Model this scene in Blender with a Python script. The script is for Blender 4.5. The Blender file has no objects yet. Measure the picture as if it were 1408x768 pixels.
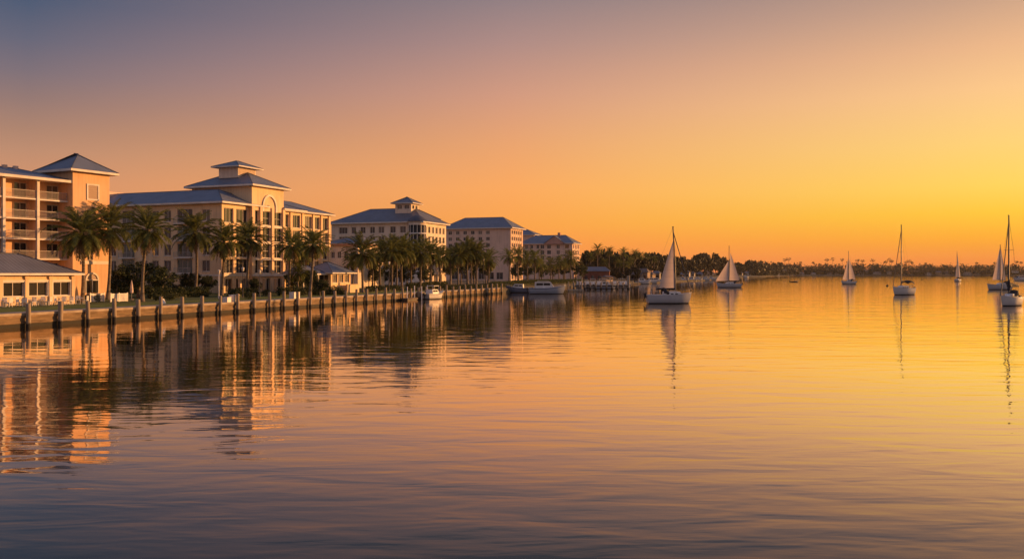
import bpy, math, random
from mathutils import Vector, Matrix, noise
R = math.radians
PI = math.pi
rnd = random.Random(7)

# ------------------------------------------------------------------ camera, sky, sun
scene = bpy.context.scene
C = scene.collection
F, HX, HY, CZ = 1200.0, 704.0, 375.0, 5.0      # focal length in photo pixels, horizon, eye height

cam = bpy.data.cameras.new('camera')
cam.sensor_width = 36.0
cam.lens = 36.0 * F / 1408.0
cam.shift_y = -9.0 / 1408.0
cam.clip_start = 0.5
cam.clip_end = 30000
camo = bpy.data.objects.new('camera', cam)
camo.location = (0, 0, CZ)
camo.rotation_euler = (R(90), 0, 0)
C.objects.link(camo)
scene.camera = camo

SUN_AZ, SUN_EL = 68.0, 7.0                       # to the right of the view, low

def lin(c):
    c = c / 255.0
    return c / 12.92 if c <= 0.04045 else ((c + 0.055) / 1.055) ** 2.4

def srgb(r, g, b, k=1.0):
    return (lin(r) * k, lin(g) * k, lin(b) * k, 1.0)

world = bpy.data.worlds.new('World')
scene.world = world
world.use_nodes = True
wt = world.node_tree
wt.nodes.clear()
wn, wl = wt.nodes.new, wt.links.new
wout = wn('ShaderNodeOutputWorld')
wadd = wn('ShaderNodeAddShader')
wl(wadd.outputs[0], wout.inputs['Surface'])
sky = wn('ShaderNodeTexSky')
sky.sky_type = 'NISHITA'
sky.sun_disc = False
sky.sun_elevation = R(SUN_EL)
sky.sun_rotation = R(SUN_AZ)
sky.dust_density = 4.0
sky.air_density = 1.5
bg1 = wn('ShaderNodeBackground')
bg1.inputs['Strength'].default_value = 0.012
wl(sky.outputs[0], bg1.inputs['Color'])
wl(bg1.outputs[0], wadd.inputs[0])
bg2 = wn('ShaderNodeBackground')
bg2.inputs['Strength'].default_value = 0.72
wl(bg2.outputs[0], wadd.inputs[1])
tc = wn('ShaderNodeTexCoord')
sep = wn('ShaderNodeSeparateXYZ')
wl(tc.outputs['Generated'], sep.inputs[0])

def wm(op, a, b=None):
    n = wn('ShaderNodeMath')
    n.operation = op
    for i, q in enumerate((a, b)):
        if q is None: continue
        if isinstance(q, (int, float)): n.inputs[i].default_value = q
        else: wl(q, n.inputs[i])
    return n.outputs[0]

def wrange(val, a, b):
    n = wn('ShaderNodeMapRange')
    n.inputs[1].default_value = a; n.inputs[2].default_value = b
    wl(val, n.inputs[0])
    return n.outputs[0]

el = wm('ARCSINE', sep.outputs['Z'])
az = wm('ARCTAN2', sep.outputs['X'], sep.outputs['Y'])
elf = wrange(el, 0.0, R(45))

def sky_ramp(stops):
    n = wn('ShaderNodeValToRGB')
    cr = n.color_ramp
    cr.interpolation = 'LINEAR'
    while len(cr.elements) < len(stops): cr.elements.new(0.5)
    for e, (deg, col) in zip(cr.elements, sorted(stops)):
        e.position = min(1.0, deg / 45.0)
        e.color = srgb(*col)
    wl(elf, n.inputs[0])
    return n.outputs['Color']

back = sky_ramp([(0, (178, 142, 138)), (5, (188, 154, 148)), (12, (164, 148, 154)), (22, (138, 138, 156)), (45, (116, 124, 152))])
left = sky_ramp([(0, (226, 136, 94)), (3, (222, 147, 100)), (5.2, (215, 148, 109)), (7, (192, 140, 112)), (8.2, (174, 130, 110)),
                 (9.8, (149, 118, 114)), (11.4, (124, 108, 119)), (13.2, (98, 97, 119)), (15.5, (66, 82, 113)), (21, (50, 64, 96)), (30, (78, 88, 118)), (45, (116, 126, 162))])
mid = sky_ramp([(0, (242, 136, 78)), (1.3, (255, 150, 74)), (3.1, (255, 165, 76)), (5.5, (254, 169, 94)), (8.3, (237, 163, 109)),
                (11.5, (212, 152, 126)), (14.7, (176, 137, 131)), (17.5, (143, 123, 128)), (20, (90, 93, 108)), (23, (70, 80, 102)), (30, (84, 92, 118)), (45, (116, 126, 162))])
right = sky_ramp([(0, (234, 126, 66)), (0.8, (246, 144, 60)), (2.0, (255, 172, 50)), (3.5, (255, 200, 58)), (5.0, (255, 211, 90)), (7.4, (253, 208, 116)),
                  (10.5, (250, 196, 134)), (12.9, (234, 178, 133)), (15.4, (201, 157, 130)), (20, (124, 113, 122)), (24, (92, 94, 112)), (30, (100, 104, 122)), (45, (116, 126, 162))])
sunny = sky_ramp([(0, (240, 140, 66)), (2, (255, 190, 70)), (5, (255, 224, 120)), (9, (255, 216, 140)), (14, (246, 192, 140)),
                  (22, (190, 154, 138)), (45, (120, 124, 152))])

def wmix(fac, a, b):
    n = wn('ShaderNodeMixRGB')
    wl(fac, n.inputs[0]); wl(a, n.inputs[1]); wl(b, n.inputs[2])
    return n.outputs[0]

m = wmix(wrange(az, R(-150), R(-29)), back, left)
m = wmix(wrange(az, R(-29), R(0)), m, mid)
m = wmix(wrange(az, R(0), R(29)), m, right)
m = wmix(wrange(az, R(29), R(58)), m, sunny)
m = wmix(wrange(az, R(62), R(150)), m, back)
wl(m, bg2.inputs['Color'])

sun = bpy.data.lights.new('sun', 'SUN')
sun.energy = 5.0
sun.angle = R(0.5)
sun.color = (1.0, 0.47, 0.15)
suno = bpy.data.objects.new('sun', sun)
sd = Vector((math.sin(R(SUN_AZ)) * math.cos(R(SUN_EL)), math.cos(R(SUN_AZ)) * math.cos(R(SUN_EL)), math.sin(R(SUN_EL))))
suno.rotation_euler = (-sd).to_track_quat('-Z', 'Y').to_euler()
suno.location = (200, 100, 80)
C.objects.link(suno)

vs = scene.view_settings
vs.view_transform = 'Standard'
vs.look = 'None'
vs.exposure = 0.40
vs.gamma = 1.0
vs.use_curve_mapping = False
scene.cycles.max_bounces = 6
scene.cycles.transparent_max_bounces = 8
scene.cycles.caustics_reflective = False
scene.cycles.caustics_refractive = False
scene.cycles.sample_clamp_indirect = 4.0

# ------------------------------------------------------------------ helpers
def at(px, Y):
    return (px - HX) * Y / F

def zat(py, Y):
    return CZ - (py - HY) * Y / F

def pos(px, Y, z=0.0):
    return Vector((at(px, Y), Y, z))

class MB:
    def __init__(self):
        self.v = []; self.f = []; self.mi = []; self.uv = []; self.sm = []
    def quad(self, pts, mi=0, uv=None, smooth=False):
        b = len(self.v)
        self.v += [tuple(p) for p in pts]
        self.f.append(tuple(range(b, b + len(pts))))
        self.mi.append(mi); self.uv.append(uv); self.sm.append(smooth)
    def box(self, x0, x1, y0, y1, z0, z1, mi=0):
        b = len(self.v)
        self.v += [(x0, y0, z0), (x1, y0, z0), (x1, y1, z0), (x0, y1, z0), (x0, y0, z1), (x1, y0, z1), (x1, y1, z1), (x0, y1, z1)]
        for q in ((0, 3, 2, 1), (4, 5, 6, 7), (0, 1, 5, 4), (1, 2, 6, 5), (2, 3, 7, 6), (3, 0, 4, 7)):
            self.f.append(tuple(b + i for i in q)); self.mi.append(mi); self.uv.append(None); self.sm.append(False)
    def tube(self, pts, rad, n=8, mi=0, cap=True):
        pts = [Vector(p) for p in pts]
        if isinstance(rad, (int, float)): rad = [rad] * len(pts)
        b = len(self.v)
        for i, p in enumerate(pts):
            t = (pts[min(i + 1, len(pts) - 1)] - pts[max(i - 1, 0)]).normalized()
            a = t.cross(Vector((0, 1, 0)) if abs(t.y) < 0.9 else Vector((1, 0, 0))).normalized()
            c = t.cross(a)
            for k in range(n):
                w = 2 * PI * k / n
                self.v.append(tuple(p + (a * math.cos(w) + c * math.sin(w)) * rad[i]))
        for i in range(len(pts) - 1):
            for k in range(n):
                k2 = (k + 1) % n
                self.f.append((b + i * n + k, b + i * n + k2, b + (i + 1) * n + k2, b + (i + 1) * n + k))
                self.mi.append(mi); self.uv.append(None); self.sm.append(True)
        if cap:
            for i in (0, len(pts) - 1):
                self.f.append(tuple(b + i * n + k for k in range(n)))
                self.mi.append(mi); self.uv.append(None); self.sm.append(False)
    def loft(self, rings, mi=0, closed=False, smooth=True):
        b = len(self.v)
        n = len(rings[0])
        for r in rings: self.v += [tuple(p) for p in r]
        for i in range(len(rings) - 1):
            for k in range(n if closed else n - 1):
                k2 = (k + 1) % n
                self.f.append((b + i * n + k, b + i * n + k2, b + (i + 1) * n + k2, b + (i + 1) * n + k))
                self.mi.append(mi); self.uv.append(None); self.sm.append(smooth)
    def mesh(self, name, mats):
        me = bpy.data.meshes.new(name)
        me.from_pydata(self.v, [], self.f)
        for mt in (mats if isinstance(mats, (list, tuple)) else [mats]): me.materials.append(mt)
        me.polygons.foreach_set('material_index', self.mi)
        me.polygons.foreach_set('use_smooth', self.sm)
        if any(u is not None for u in self.uv):
            ul = me.uv_layers.new(name='UVMap')
            for p, u in zip(me.polygons, self.uv):
                if u is None: continue
                for li, q in zip(p.loop_indices, u): ul.data[li].uv = q
        me.update()
        return me
    def build(self, name, mats, parent=None, loc=None, rz=0.0):
        return link(name, self.mesh(name, mats), parent, loc, rz)

def link(name, data, parent=None, loc=None, rz=0.0):
    o = bpy.data.objects.new(name, data)
    C.objects.link(o)
    if parent is not None: o.parent = parent
    if loc is not None: o.location = loc
    o.rotation_euler = (0, 0, rz)
    return o

def tag(o, label, cat, group=None):
    o['label'] = label
    o['category'] = cat
    if group: o['group'] = group
    return o

def thing(name, label, cat, loc=(0, 0, 0), rz=0.0, group=None):
    o = link(name, None, None, loc, rz)
    o.empty_display_size = 0.5
    return tag(o, label, cat, group)

def kids(o):
    return [c for c in bpy.data.objects if c.parent == o]

def dup(root, loc, rz=0.0, label=None, group=None, scale=None):
    r = root.copy(); C.objects.link(r)
    r.location = loc; r.rotation_euler = (0, 0, rz)
    if scale: r.scale = (scale,) * 3 if isinstance(scale, (int, float)) else scale
    if label: r['label'] = label
    if group: r['group'] = group
    for ch in CH.setdefault(root.name, kids(root)):
        c = ch.copy(); C.objects.link(c); c.parent = r
        for g in CH.setdefault(ch.name, kids(ch)):
            d = g.copy(); C.objects.link(d); d.parent = c
    return r
CH = {}

ORD = ['', 'first', 'second', 'third', 'fourth', 'fifth', 'sixth', 'seventh', 'eighth', 'ninth', 'tenth', 'eleventh', 'twelfth', 'thirteenth',
       'fourteenth', 'fifteenth', 'sixteenth', 'seventeenth', 'eighteenth', 'nineteenth']
TENS = {2: ('twenty', 'twentieth'), 3: ('thirty', 'thirtieth'), 4: ('forty', 'fortieth'), 5: ('fifty', 'fiftieth'), 6: ('sixty', 'sixtieth'),
        7: ('seventy', 'seventieth'), 8: ('eighty', 'eightieth'), 9: ('ninety', 'ninetieth')}
def nth(n):
    if n < 20: return ORD[n]
    t, u = divmod(n, 10)
    return TENS[t][1] if u == 0 else TENS[t][0] + '-' + ORD[u]

# ------------------------------------------------------------------ materials
def new_mat(name):
    mt = bpy.data.materials.new(name)
    mt.use_nodes = True
    nt = mt.node_tree
    return mt, nt, nt.nodes['Principled BSDF']

def noisy(name, c1, c2, scale=1.0, rough=0.8, bump=0.0, bscale=None, metallic=0.0, spec=0.4, detail=6, coord='Object', stretch=(1, 1, 1), lo=0.35, hi=0.65):
    mt, nt, bs = new_mat(name)
    N, L = nt.nodes.new, nt.links.new
    t = N('ShaderNodeTexCoord')
    mp = N('ShaderNodeMapping'); mp.inputs['Scale'].default_value = stretch
    L(t.outputs[coord], mp.inputs[0])
    nz = N('ShaderNodeTexNoise'); nz.inputs['Scale'].default_value = scale; nz.inputs['Detail'].default_value = detail
    L(mp.outputs[0], nz.inputs['Vector'])
    cr = N('ShaderNodeValToRGB')
    cr.color_ramp.elements[0].position = lo; cr.color_ramp.elements[1].position = hi
    cr.color_ramp.elements[0].color = (*c1, 1); cr.color_ramp.elements[1].color = (*c2, 1)
    L(nz.outputs[0], cr.inputs[0]); L(cr.outputs[0], bs.inputs['Base Color'])
    bs.inputs['Roughness'].default_value = rough
    bs.inputs['Metallic'].default_value = metallic
    bs.inputs['Specular IOR Level'].default_value = spec
    if bump:
        n2 = N('ShaderNodeTexNoise'); n2.inputs['Scale'].default_value = bscale or scale * 8; n2.inputs['Detail'].default_value = 4
        L(mp.outputs[0], n2.inputs['Vector'])
        bp = N('ShaderNodeBump'); bp.inputs['Distance'].default_value = bump; bp.inputs['Strength'].default_value = 1.0
        L(n2.outputs[0], bp.inputs['Height']); L(bp.outputs[0], bs.inputs['Normal'])
    return mt

def stucco(name, c, d=0.80):
    """painted render: broad weathering, faint runs down the wall"""
    mt, nt, bs = new_mat(name)
    N, L = nt.nodes.new, nt.links.new
    t = N('ShaderNodeTexCoord')
    n1 = N('ShaderNodeTexNoise'); n1.inputs['Scale'].default_value = 0.35; n1.inputs['Detail'].default_value = 8
    L(t.outputs['Object'], n1.inputs['Vector'])
    mp = N('ShaderNodeMapping'); mp.inputs['Scale'].default_value = (2.2, 2.2, 0.18)
    L(t.outputs['Object'], mp.inputs[0])
    n2 = N('ShaderNodeTexNoise'); n2.inputs['Scale'].default_value = 1.0; n2.inputs['Detail'].default_value = 6
    L(mp.outputs[0], n2.inputs['Vector'])
    ad = N('ShaderNodeMath'); ad.operation = 'ADD'
    L(n1.outputs[0], ad.inputs[0]); L(n2.outputs[0], ad.inputs[1])
    cr = N('ShaderNodeValToRGB')
    cr.color_ramp.elements[0].position = 0.36; cr.color_ramp.elements[1].position = 0.56
    hm = N('ShaderNodeMath'); hm.operation = 'MULTIPLY'; hm.inputs[1].default_value = 0.5
    L(ad.outputs[0], hm.inputs[0]); L(hm.outputs[0], cr.inputs[0])
    cr.color_ramp.elements[0].color = (c[0] * d, c[1] * d * .98, c[2] * d * .96, 1); cr.color_ramp.elements[1].color = (*c, 1)
    L(cr.outputs[0], bs.inputs['Base Color'])
    bs.inputs['Roughness'].default_value = 0.9
    bs.inputs['Specular IOR Level'].default_value = 0.25
    n3 = N('ShaderNodeTexNoise'); n3.inputs['Scale'].default_value = 9
    L(t.outputs['Object'], n3.inputs['Vector'])
    bp = N('ShaderNodeBump'); bp.inputs['Distance'].default_value = 0.01
    L(n3.outputs[0], bp.inputs['Height']); L(bp.outputs[0], bs.inputs['Normal'])
    return mt

def metal_roof(name, c):
    mt, nt, bs = new_mat(name)
    N, L = nt.nodes.new, nt.links.new
    u = N('ShaderNodeUVMap'); u.uv_map = 'UVMap'
    sp = N('ShaderNodeSeparateXYZ'); L(u.outputs[0], sp.inputs[0])
    md = N('ShaderNodeMath'); md.operation = 'PINGPONG'; md.inputs[1].default_value = 0.25
    L(sp.outputs[0], md.inputs[0])
    lt = N('ShaderNodeMath'); lt.operation = 'LESS_THAN'; lt.inputs[1].default_value = 0.035
    L(md.outputs[0], lt.inputs[0])
    bp = N('ShaderNodeBump'); bp.inputs['Distance'].default_value = 0.05
    L(lt.outputs[0], bp.inputs['Height']); L(bp.outputs[0], bs.inputs['Normal'])
    t = N('ShaderNodeTexCoord')
    nz = N('ShaderNodeTexNoise'); nz.inputs['Scale'].default_value = 0.5; nz.inputs['Detail'].default_value = 7
    L(t.outputs['Object'], nz.inputs['Vector'])
    cr = N('ShaderNodeValToRGB')
    cr.color_ramp.elements[0].position = .3; cr.color_ramp.elements[1].position = .7
    cr.color_ramp.elements[0].color = (c[0] * .75, c[1] * .75, c[2] * .75, 1); cr.color_ramp.elements[1].color = (*c, 1)
    L(nz.outputs[0], cr.inputs[0])
    mx = N('ShaderNodeMixRGB'); mx.blend_type = 'MULTIPLY'; mx.inputs[2].default_value = (.45, .45, .48, 1)
    L(lt.outputs[0], mx.inputs[0]); L(cr.outputs[0], mx.inputs[1])
    L(mx.outputs[0], bs.inputs['Base Color'])
    bs.inputs['Roughness'].default_value = 0.5
    bs.inputs['Specular IOR Level'].default_value = 0.35
    return mt

def leaf_mat(name, c1, c2, trans=0.25, rough=0.6):
    mt, nt, bs = new_mat(name)
    N, L = nt.nodes.new, nt.links.new
    g = N('ShaderNodeNewGeometry')
    cr = N('ShaderNodeValToRGB')
    cr.color_ramp.elements[0].color = (*c1, 1); cr.color_ramp.elements[1].color = (*c2, 1)
    L(g.outputs['Random Per Island'], cr.inputs[0])
    oi = N('ShaderNodeObjectInfo')
    hs = N('ShaderNodeHueSaturation')
    mr = N('ShaderNodeMapRange'); mr.inputs[3].default_value = 0.75; mr.inputs[4].default_value = 1.25
    L(oi.outputs['Random'], mr.inputs[0]); L(mr.outputs[0], hs.inputs['Value'])
    L(cr.outputs[0], hs.inputs['Color'])
    L(hs.outputs[0], bs.inputs['Base Color'])
    bs.inputs['Roughness'].default_value = rough
    bs.inputs['Specular IOR Level'].default_value = 0.25
    tr = N('ShaderNodeBsdfTranslucent'); L(hs.outputs[0], tr.inputs['Color'])
    ms = N('ShaderNodeMixShader'); ms.inputs[0].default_value = trans
    L(bs.outputs[0], ms.inputs[1]); L(tr.outputs[0], ms.inputs[2])
    L(ms.outputs[0], nt.nodes['Material Output'].inputs['Surface'])
    return mt

def glass_mat(name, c, rough=0.06):
    mt, nt, bs = new_mat(name)
    N, L = nt.nodes.new, nt.links.new
    oi = N('ShaderNodeObjectInfo')
    cr = N('ShaderNodeValToRGB')
    cr.color_ramp.elements[0].color = (c[0] * .5, c[1] * .5, c[2] * .5, 1); cr.color_ramp.elements[1].color = (c[0] * 1.7, c[1] * 1.6, c[2] * 1.5, 1)
    L(oi.outputs['Random'], cr.inputs[0]); L(cr.outputs[0], bs.inputs['Base Color'])
    bs.inputs['Roughness'].default_value = rough
    bs.inputs['IOR'].default_value = 1.5
    return mt

def water_mat():
    mt, nt, bs = new_mat('water')
    N, L = nt.nodes.new, nt.links.new
    t = N('ShaderNodeTexCoord')
    def layer(scale, stretch, rot, detail=2, rough=0.5, dist=0.0):
        mp = N('ShaderNodeMapping')
        mp.inputs['Rotation'].default_value = (0, 0, R(rot))
        mp.inputs['Scale'].default_value = (scale * stretch, scale, 0)
        L(t.outputs['Object'], mp.inputs[0])
        nz = N('ShaderNodeTexNoise')
        nz.noise_dimensions = '2D'
        nz.inputs['Scale'].default_value = 1.0
        nz.inputs['Detail'].default_value = detail
        nz.inputs['Roughness'].default_value = rough
        nz.inputs['Distortion'].default_value = dist
        L(mp.outputs[0], nz.inputs['Vector'])
        return nz.outputs[0]
    def mul(a, k):
        n = N('ShaderNodeMath'); n.operation = 'MULTIPLY'; L(a, n.inputs[0])
        if isinstance(k, float): n.inputs[1].default_value = k
        else: L(k, n.inputs[1])
        return n.outputs[0]
    def add(a, b):
        n = N('ShaderNodeMath'); n.operation = 'ADD'; L(a, n.inputs[0]); L(b, n.inputs[1])
        return n.outputs[0]
    swell = layer(0.25, 0.30, 6, 1, 0.4, 0.2)
    wave = layer(0.85, 0.36, -4, 2, 0.45, 0.3)
    ripple = layer(2.7, 0.32, 7, 2, 0.5, 0.3)
    patch = layer(0.012, 0.5, 0, 2)
    mr = N('ShaderNodeMapRange'); mr.inputs[1].default_value = .35; mr.inputs[2].default_value = .65; mr.inputs[3].default_value = .35; mr.inputs[4].default_value = 1.25
    L(patch, mr.inputs[0])
    h = add(add(mul(swell, WAVE[0]), mul(wave, WAVE[1])), mul(mul(ripple, WAVE[2]), mr.outputs[0]))
    # water in the shelter of the seawall is calmer
    dt = N('ShaderNodeVectorMath'); dt.operation = 'DOT_PRODUCT'; dt.inputs[1].default_value = (0.953, -0.303, 0)
    L(t.outputs['Object'], dt.inputs[0])
    sh = N('ShaderNodeMapRange'); sh.interpolation_type = 'SMOOTHSTEP'
    sh.inputs[1].default_value = 24 - 67.2; sh.inputs[2].default_value = 68 - 67.2; sh.inputs[3].default_value = 0.40; sh.inputs[4].default_value = 1.1
    L(dt.outputs['Value'], sh.inputs[0])
    h = mul(h, sh.outputs[0])
    bp = N('ShaderNodeBump')
    bp.inputs['Strength'].default_value = 1.0
    bp.inputs['Distance'].default_value = 1.0
    L(h, bp.inputs['Height'])
    L(bp.outputs[0], bs.inputs['Normal'])
    # dark body of the bay under a mirror whose strength follows the angle of view (Fresnel of a rippled surface)
    bs.inputs['Base Color'].default_value = (0.024, 0.040, 0.056, 1)
    bs.inputs['Roughness'].default_value = 0.6
    bs.inputs['Specular IOR Level'].default_value = 0.0
    gl = N('ShaderNodeBsdfGlossy'); gl.inputs['Roughness'].default_value = 0.03
    gl.inputs['Color'].default_value = (1.0, 0.895, 0.79, 1)
    L(bp.outputs[0], gl.inputs['Normal'])
    lw_ = N('ShaderNodeLayerWeight'); lw_.inputs['Blend'].default_value = 0.5
    cr = N('ShaderNodeValToRGB'); cr.color_ramp.interpolation = 'LINEAR'
    st = WAVE[3]
    while len(cr.color_ramp.elements) < len(st): cr.color_ramp.elements.new(.5)
    for e, (nv, k) in zip(cr.color_ramp.elements, sorted((1 - n_, k_) for n_, k_ in st)):
        e.position = nv; e.color = (k, k, k, 1)
    L(lw_.outputs['Facing'], cr.inputs[0])
    ms = N('ShaderNodeMixShader'); L(cr.outputs[0], ms.inputs[0]); L(bs.outputs[0], ms.inputs[1]); L(gl.outputs[0], ms.inputs[2])
    L(ms.outputs[0], nt.nodes['Material Output'].inputs['Surface'])
    return mt
WAVE = (0.030, 0.026, 0.0028, ((0, 1.0), (.1, .97), (.16, .76), (.24, .40), (.31, .22), (.5, .09), (1, .03)))

M = {}
M['water'] = water_mat()
M['lawn'] = noisy('lawn', (0.035, 0.055, 0.012), (0.075, 0.10, 0.025), 0.6, 0.95, 0.05, 14)
M['earth'] = noisy('earth', (0.05, 0.045, 0.03), (0.10, 0.085, 0.06), 0.15, 0.95, 0.05, 3)
M['paving'] = noisy('paving', (0.20, 0.17, 0.15), (0.30, 0.26, 0.23), 0.8, 0.85, 0.01, 10)
M['concrete'] = noisy('concrete', (0.26, 0.20, 0.15), (0.42, 0.34, 0.26), 0.7, 0.85, 0.02, 6)
M['wall_timber'] = noisy('wall_timber', (0.11, 0.07, 0.04), (0.27, 0.175, 0.095), 1.0, 0.85, 0.03, 5, stretch=(0.6, 0.6, 2.4))
M['stucco_orange'] = stucco('stucco_orange', (0.72, 0.46, 0.27))
M['stucco_cream'] = stucco('stucco_cream', (0.80, 0.57, 0.35))
M['stucco_pale'] = stucco('stucco_pale', (0.76, 0.62, 0.49))
M['stucco_pink'] = stucco('stucco_pink', (0.74, 0.53, 0.42))
M['stucco_rose'] = stucco('stucco_rose', (0.52, 0.30, 0.24))
M['trim'] = noisy('trim', (0.60, 0.53, 0.46), (0.74, 0.67, 0.60), 0.8, 0.7)
M['roof_blue'] = metal_roof('roof_blue', (0.165, 0.195, 0.26))
M['roof_grey'] = metal_roof('roof_grey', (0.155, 0.165, 0.205))
M['glass'] = glass_mat('glass', (0.020, 0.024, 0.030))
M['curtain_glass'] = glass_mat('curtain_glass', (0.10, 0.085, 0.075), 0.12)
M['teal_glass'] = glass_mat('teal_glass', (0.03, 0.07, 0.07))
M['louvre'] = noisy('louvre', (0.36, 0.26, 0.20), (0.45, 0.33, 0.25), 1.0, 0.8, stretch=(1, 1, 12))
M['rail'] = noisy('rail', (0.34, 0.30, 0.28), (0.46, 0.42, 0.39), 2.0, 0.5)
M['palm_leaf'] = leaf_mat('palm_leaf', (0.065, 0.082, 0.020), (0.20, 0.21, 0.06), 0.45)
M['palm_dead'] = leaf_mat('palm_dead', (0.09, 0.06, 0.025), (0.22, 0.15, 0.065), 0.2)
M['bark'] = noisy('bark', (0.10, 0.075, 0.055), (0.24, 0.19, 0.145), 1.2, 0.95, 0.06, 5, stretch=(1, 1, 5))
M['leaf_dark'] = leaf_mat('leaf_dark', (0.018, 0.028, 0.010), (0.055, 0.068, 0.022), 0.2)
M['leaf_mid'] = leaf_mat('leaf_mid', (0.030, 0.042, 0.012), (0.085, 0.095, 0.030), 0.25)
M['leaf_far'] = leaf_mat('leaf_far', (0.035, 0.034, 0.018), (0.075, 0.062, 0.032), 0.15)
M['hull_white'] = None
M['sail'] = None
M['spar'] = noisy('spar', (0.10, 0.075, 0.06), (0.16, 0.12, 0.10), 2.0, 0.45)
M['dark_canvas'] = noisy('dark_canvas', (0.018, 0.018, 0.024), (0.035, 0.033, 0.04), 3.0, 0.85)
M['rigging'] = noisy('rigging', (0.06, 0.05, 0.045), (0.10, 0.085, 0.07), 4.0, 0.5)
M['black_plastic'] = noisy('black_plastic', (0.02, 0.02, 0.022), (0.04, 0.04, 0.043), 3.0, 0.5)
M['white_paint'] = noisy('white_paint', (0.62, 0.58, 0.55), (0.76, 0.72, 0.69), 1.5, 0.5)
M['blue_paint'] = noisy('blue_paint', (0.05, 0.07, 0.14), (0.08, 0.10, 0.18), 1.5, 0.35)
M['grey_blue_paint'] = noisy('grey_blue_paint', (0.30, 0.33, 0.40), (0.40, 0.43, 0.50), 1.5, 0.4)
M['red_wall'] = stucco('red_wall', (0.20, 0.075, 0.055))
M['dock_wood'] = noisy('dock_wood', (0.07, 0.05, 0.035), (0.15, 0.11, 0.08), 1.0, 0.9)
M['shore_white'] = stucco('shore_white', (0.50, 0.46, 0.42))
M['shore_tan'] = stucco('shore_tan', (0.34, 0.26, 0.20))
M['shore_grey'] = stucco('shore_grey', (0.28, 0.26, 0.25))
M['roof_brown'] = metal_roof('roof_brown', (0.16, 0.11, 0.085))
M['canvas_pale'] = noisy('canvas_pale', (0.55, 0.42, 0.38), (0.66, 0.52, 0.47), 3, 0.9)

def hull_mat(name, top, boot, zb):
    """gelcoat above a painted boot stripe that ends at height zb"""
    mt, nt, bs = new_mat(name)
    N, L = nt.nodes.new, nt.links.new
    t = N('ShaderNodeTexCoord')
    sp = N('ShaderNodeSeparateXYZ'); L(t.outputs['Object'], sp.inputs[0])
    gt = N('ShaderNodeMath'); gt.operation = 'GREATER_THAN'; gt.inputs[1].default_value = zb
    L(sp.outputs[2], gt.inputs[0])
    nz = N('ShaderNodeTexNoise'); nz.inputs['Scale'].default_value = 1.2; nz.inputs['Detail'].default_value = 6
    L(t.outputs['Object'], nz.inputs['Vector'])
    c1 = N('ShaderNodeMixRGB'); c1.inputs[1].default_value = (top[0] * .8, top[1] * .8, top[2] * .78, 1); c1.inputs[2].default_value = (*top, 1)
    L(nz.outputs[0], c1.inputs[0])
    mx = N('ShaderNodeMixRGB'); mx.inputs[1].default_value = (*boot, 1)
    L(gt.outputs[0], mx.inputs[0]); L(c1.outputs[0], mx.inputs[2]); L(mx.outputs[0], bs.inputs['Base Color'])
    bs.inputs['Roughness'].default_value = 0.3
    return mt
M['hull_white'] = hull_mat('hull_white', (0.66, 0.63, 0.62), (0.03, 0.035, 0.06), 0.14)
M['hull_grey'] = hull_mat('hull_grey', (0.50, 0.49, 0.52), (0.03, 0.03, 0.04), 0.14)
M['hull_blue'] = hull_mat('hull_blue', (0.16, 0.18, 0.26), (0.02, 0.02, 0.03), 0.12)
M['hull_bluegrey'] = hull_mat('hull_bluegrey', (0.34, 0.38, 0.48), (0.03, 0.03, 0.05), 0.12)
M['hull_dark'] = hull_mat('hull_dark', (0.05, 0.045, 0.045), (0.02, 0.02, 0.02), 0.05)

def sail_mat():
    mt, nt, bs = new_mat('sail')
    N, L = nt.nodes.new, nt.links.new
    t = N('ShaderNodeTexCoord')
    mp = N('ShaderNodeMapping'); mp.inputs['Scale'].default_value = (0.5, 0.5, 1.1); L(t.outputs['Object'], mp.inputs[0])
    nz = N('ShaderNodeTexNoise'); nz.inputs['Scale'].default_value = 0.8; nz.inputs['Detail'].default_value = 5
    L(mp.outputs[0], nz.inputs['Vector'])
    sp = N('ShaderNodeSeparateXYZ'); L(t.outputs['Object'], sp.inputs[0])
    pp = N('ShaderNodeMath'); pp.operation = 'PINGPONG'; pp.inputs[1].default_value = 0.55; L(sp.outputs[2], pp.inputs[0])
    lt = N('ShaderNodeMath'); lt.operation = 'LESS_THAN'; lt.inputs[1].default_value = 0.025; L(pp.outputs[0], lt.inputs[0])
    c1 = N('ShaderNodeMixRGB'); c1.inputs[1].default_value = (0.62, 0.49, 0.43, 1); c1.inputs[2].default_value = (0.78, 0.64, 0.57, 1)
    L(nz.outputs[0], c1.inputs[0])
    c2 = N('ShaderNodeMixRGB'); c2.blend_type = 'MULTIPLY'; c2.inputs[2].default_value = (.82, .80, .79, 1)
    L(lt.outputs[0], c2.inputs[0]); L(c1.outputs[0], c2.inputs[1])
    L(c2.outputs[0], bs.inputs['Base Color'])
    bs.inputs['Roughness'].default_value = 0.85
    tr = N('ShaderNodeBsdfTranslucent'); L(c2.outputs[0], tr.inputs['Color'])
    ms = N('ShaderNodeMixShader'); ms.inputs[0].default_value = 0.42
    L(bs.outputs[0], ms.inputs[1]); L(tr.outputs[0], ms.inputs[2]); L(ms.outputs[0], nt.nodes['Material Output'].inputs['Surface'])
    return mt
M['sail'] = sail_mat()

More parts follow.
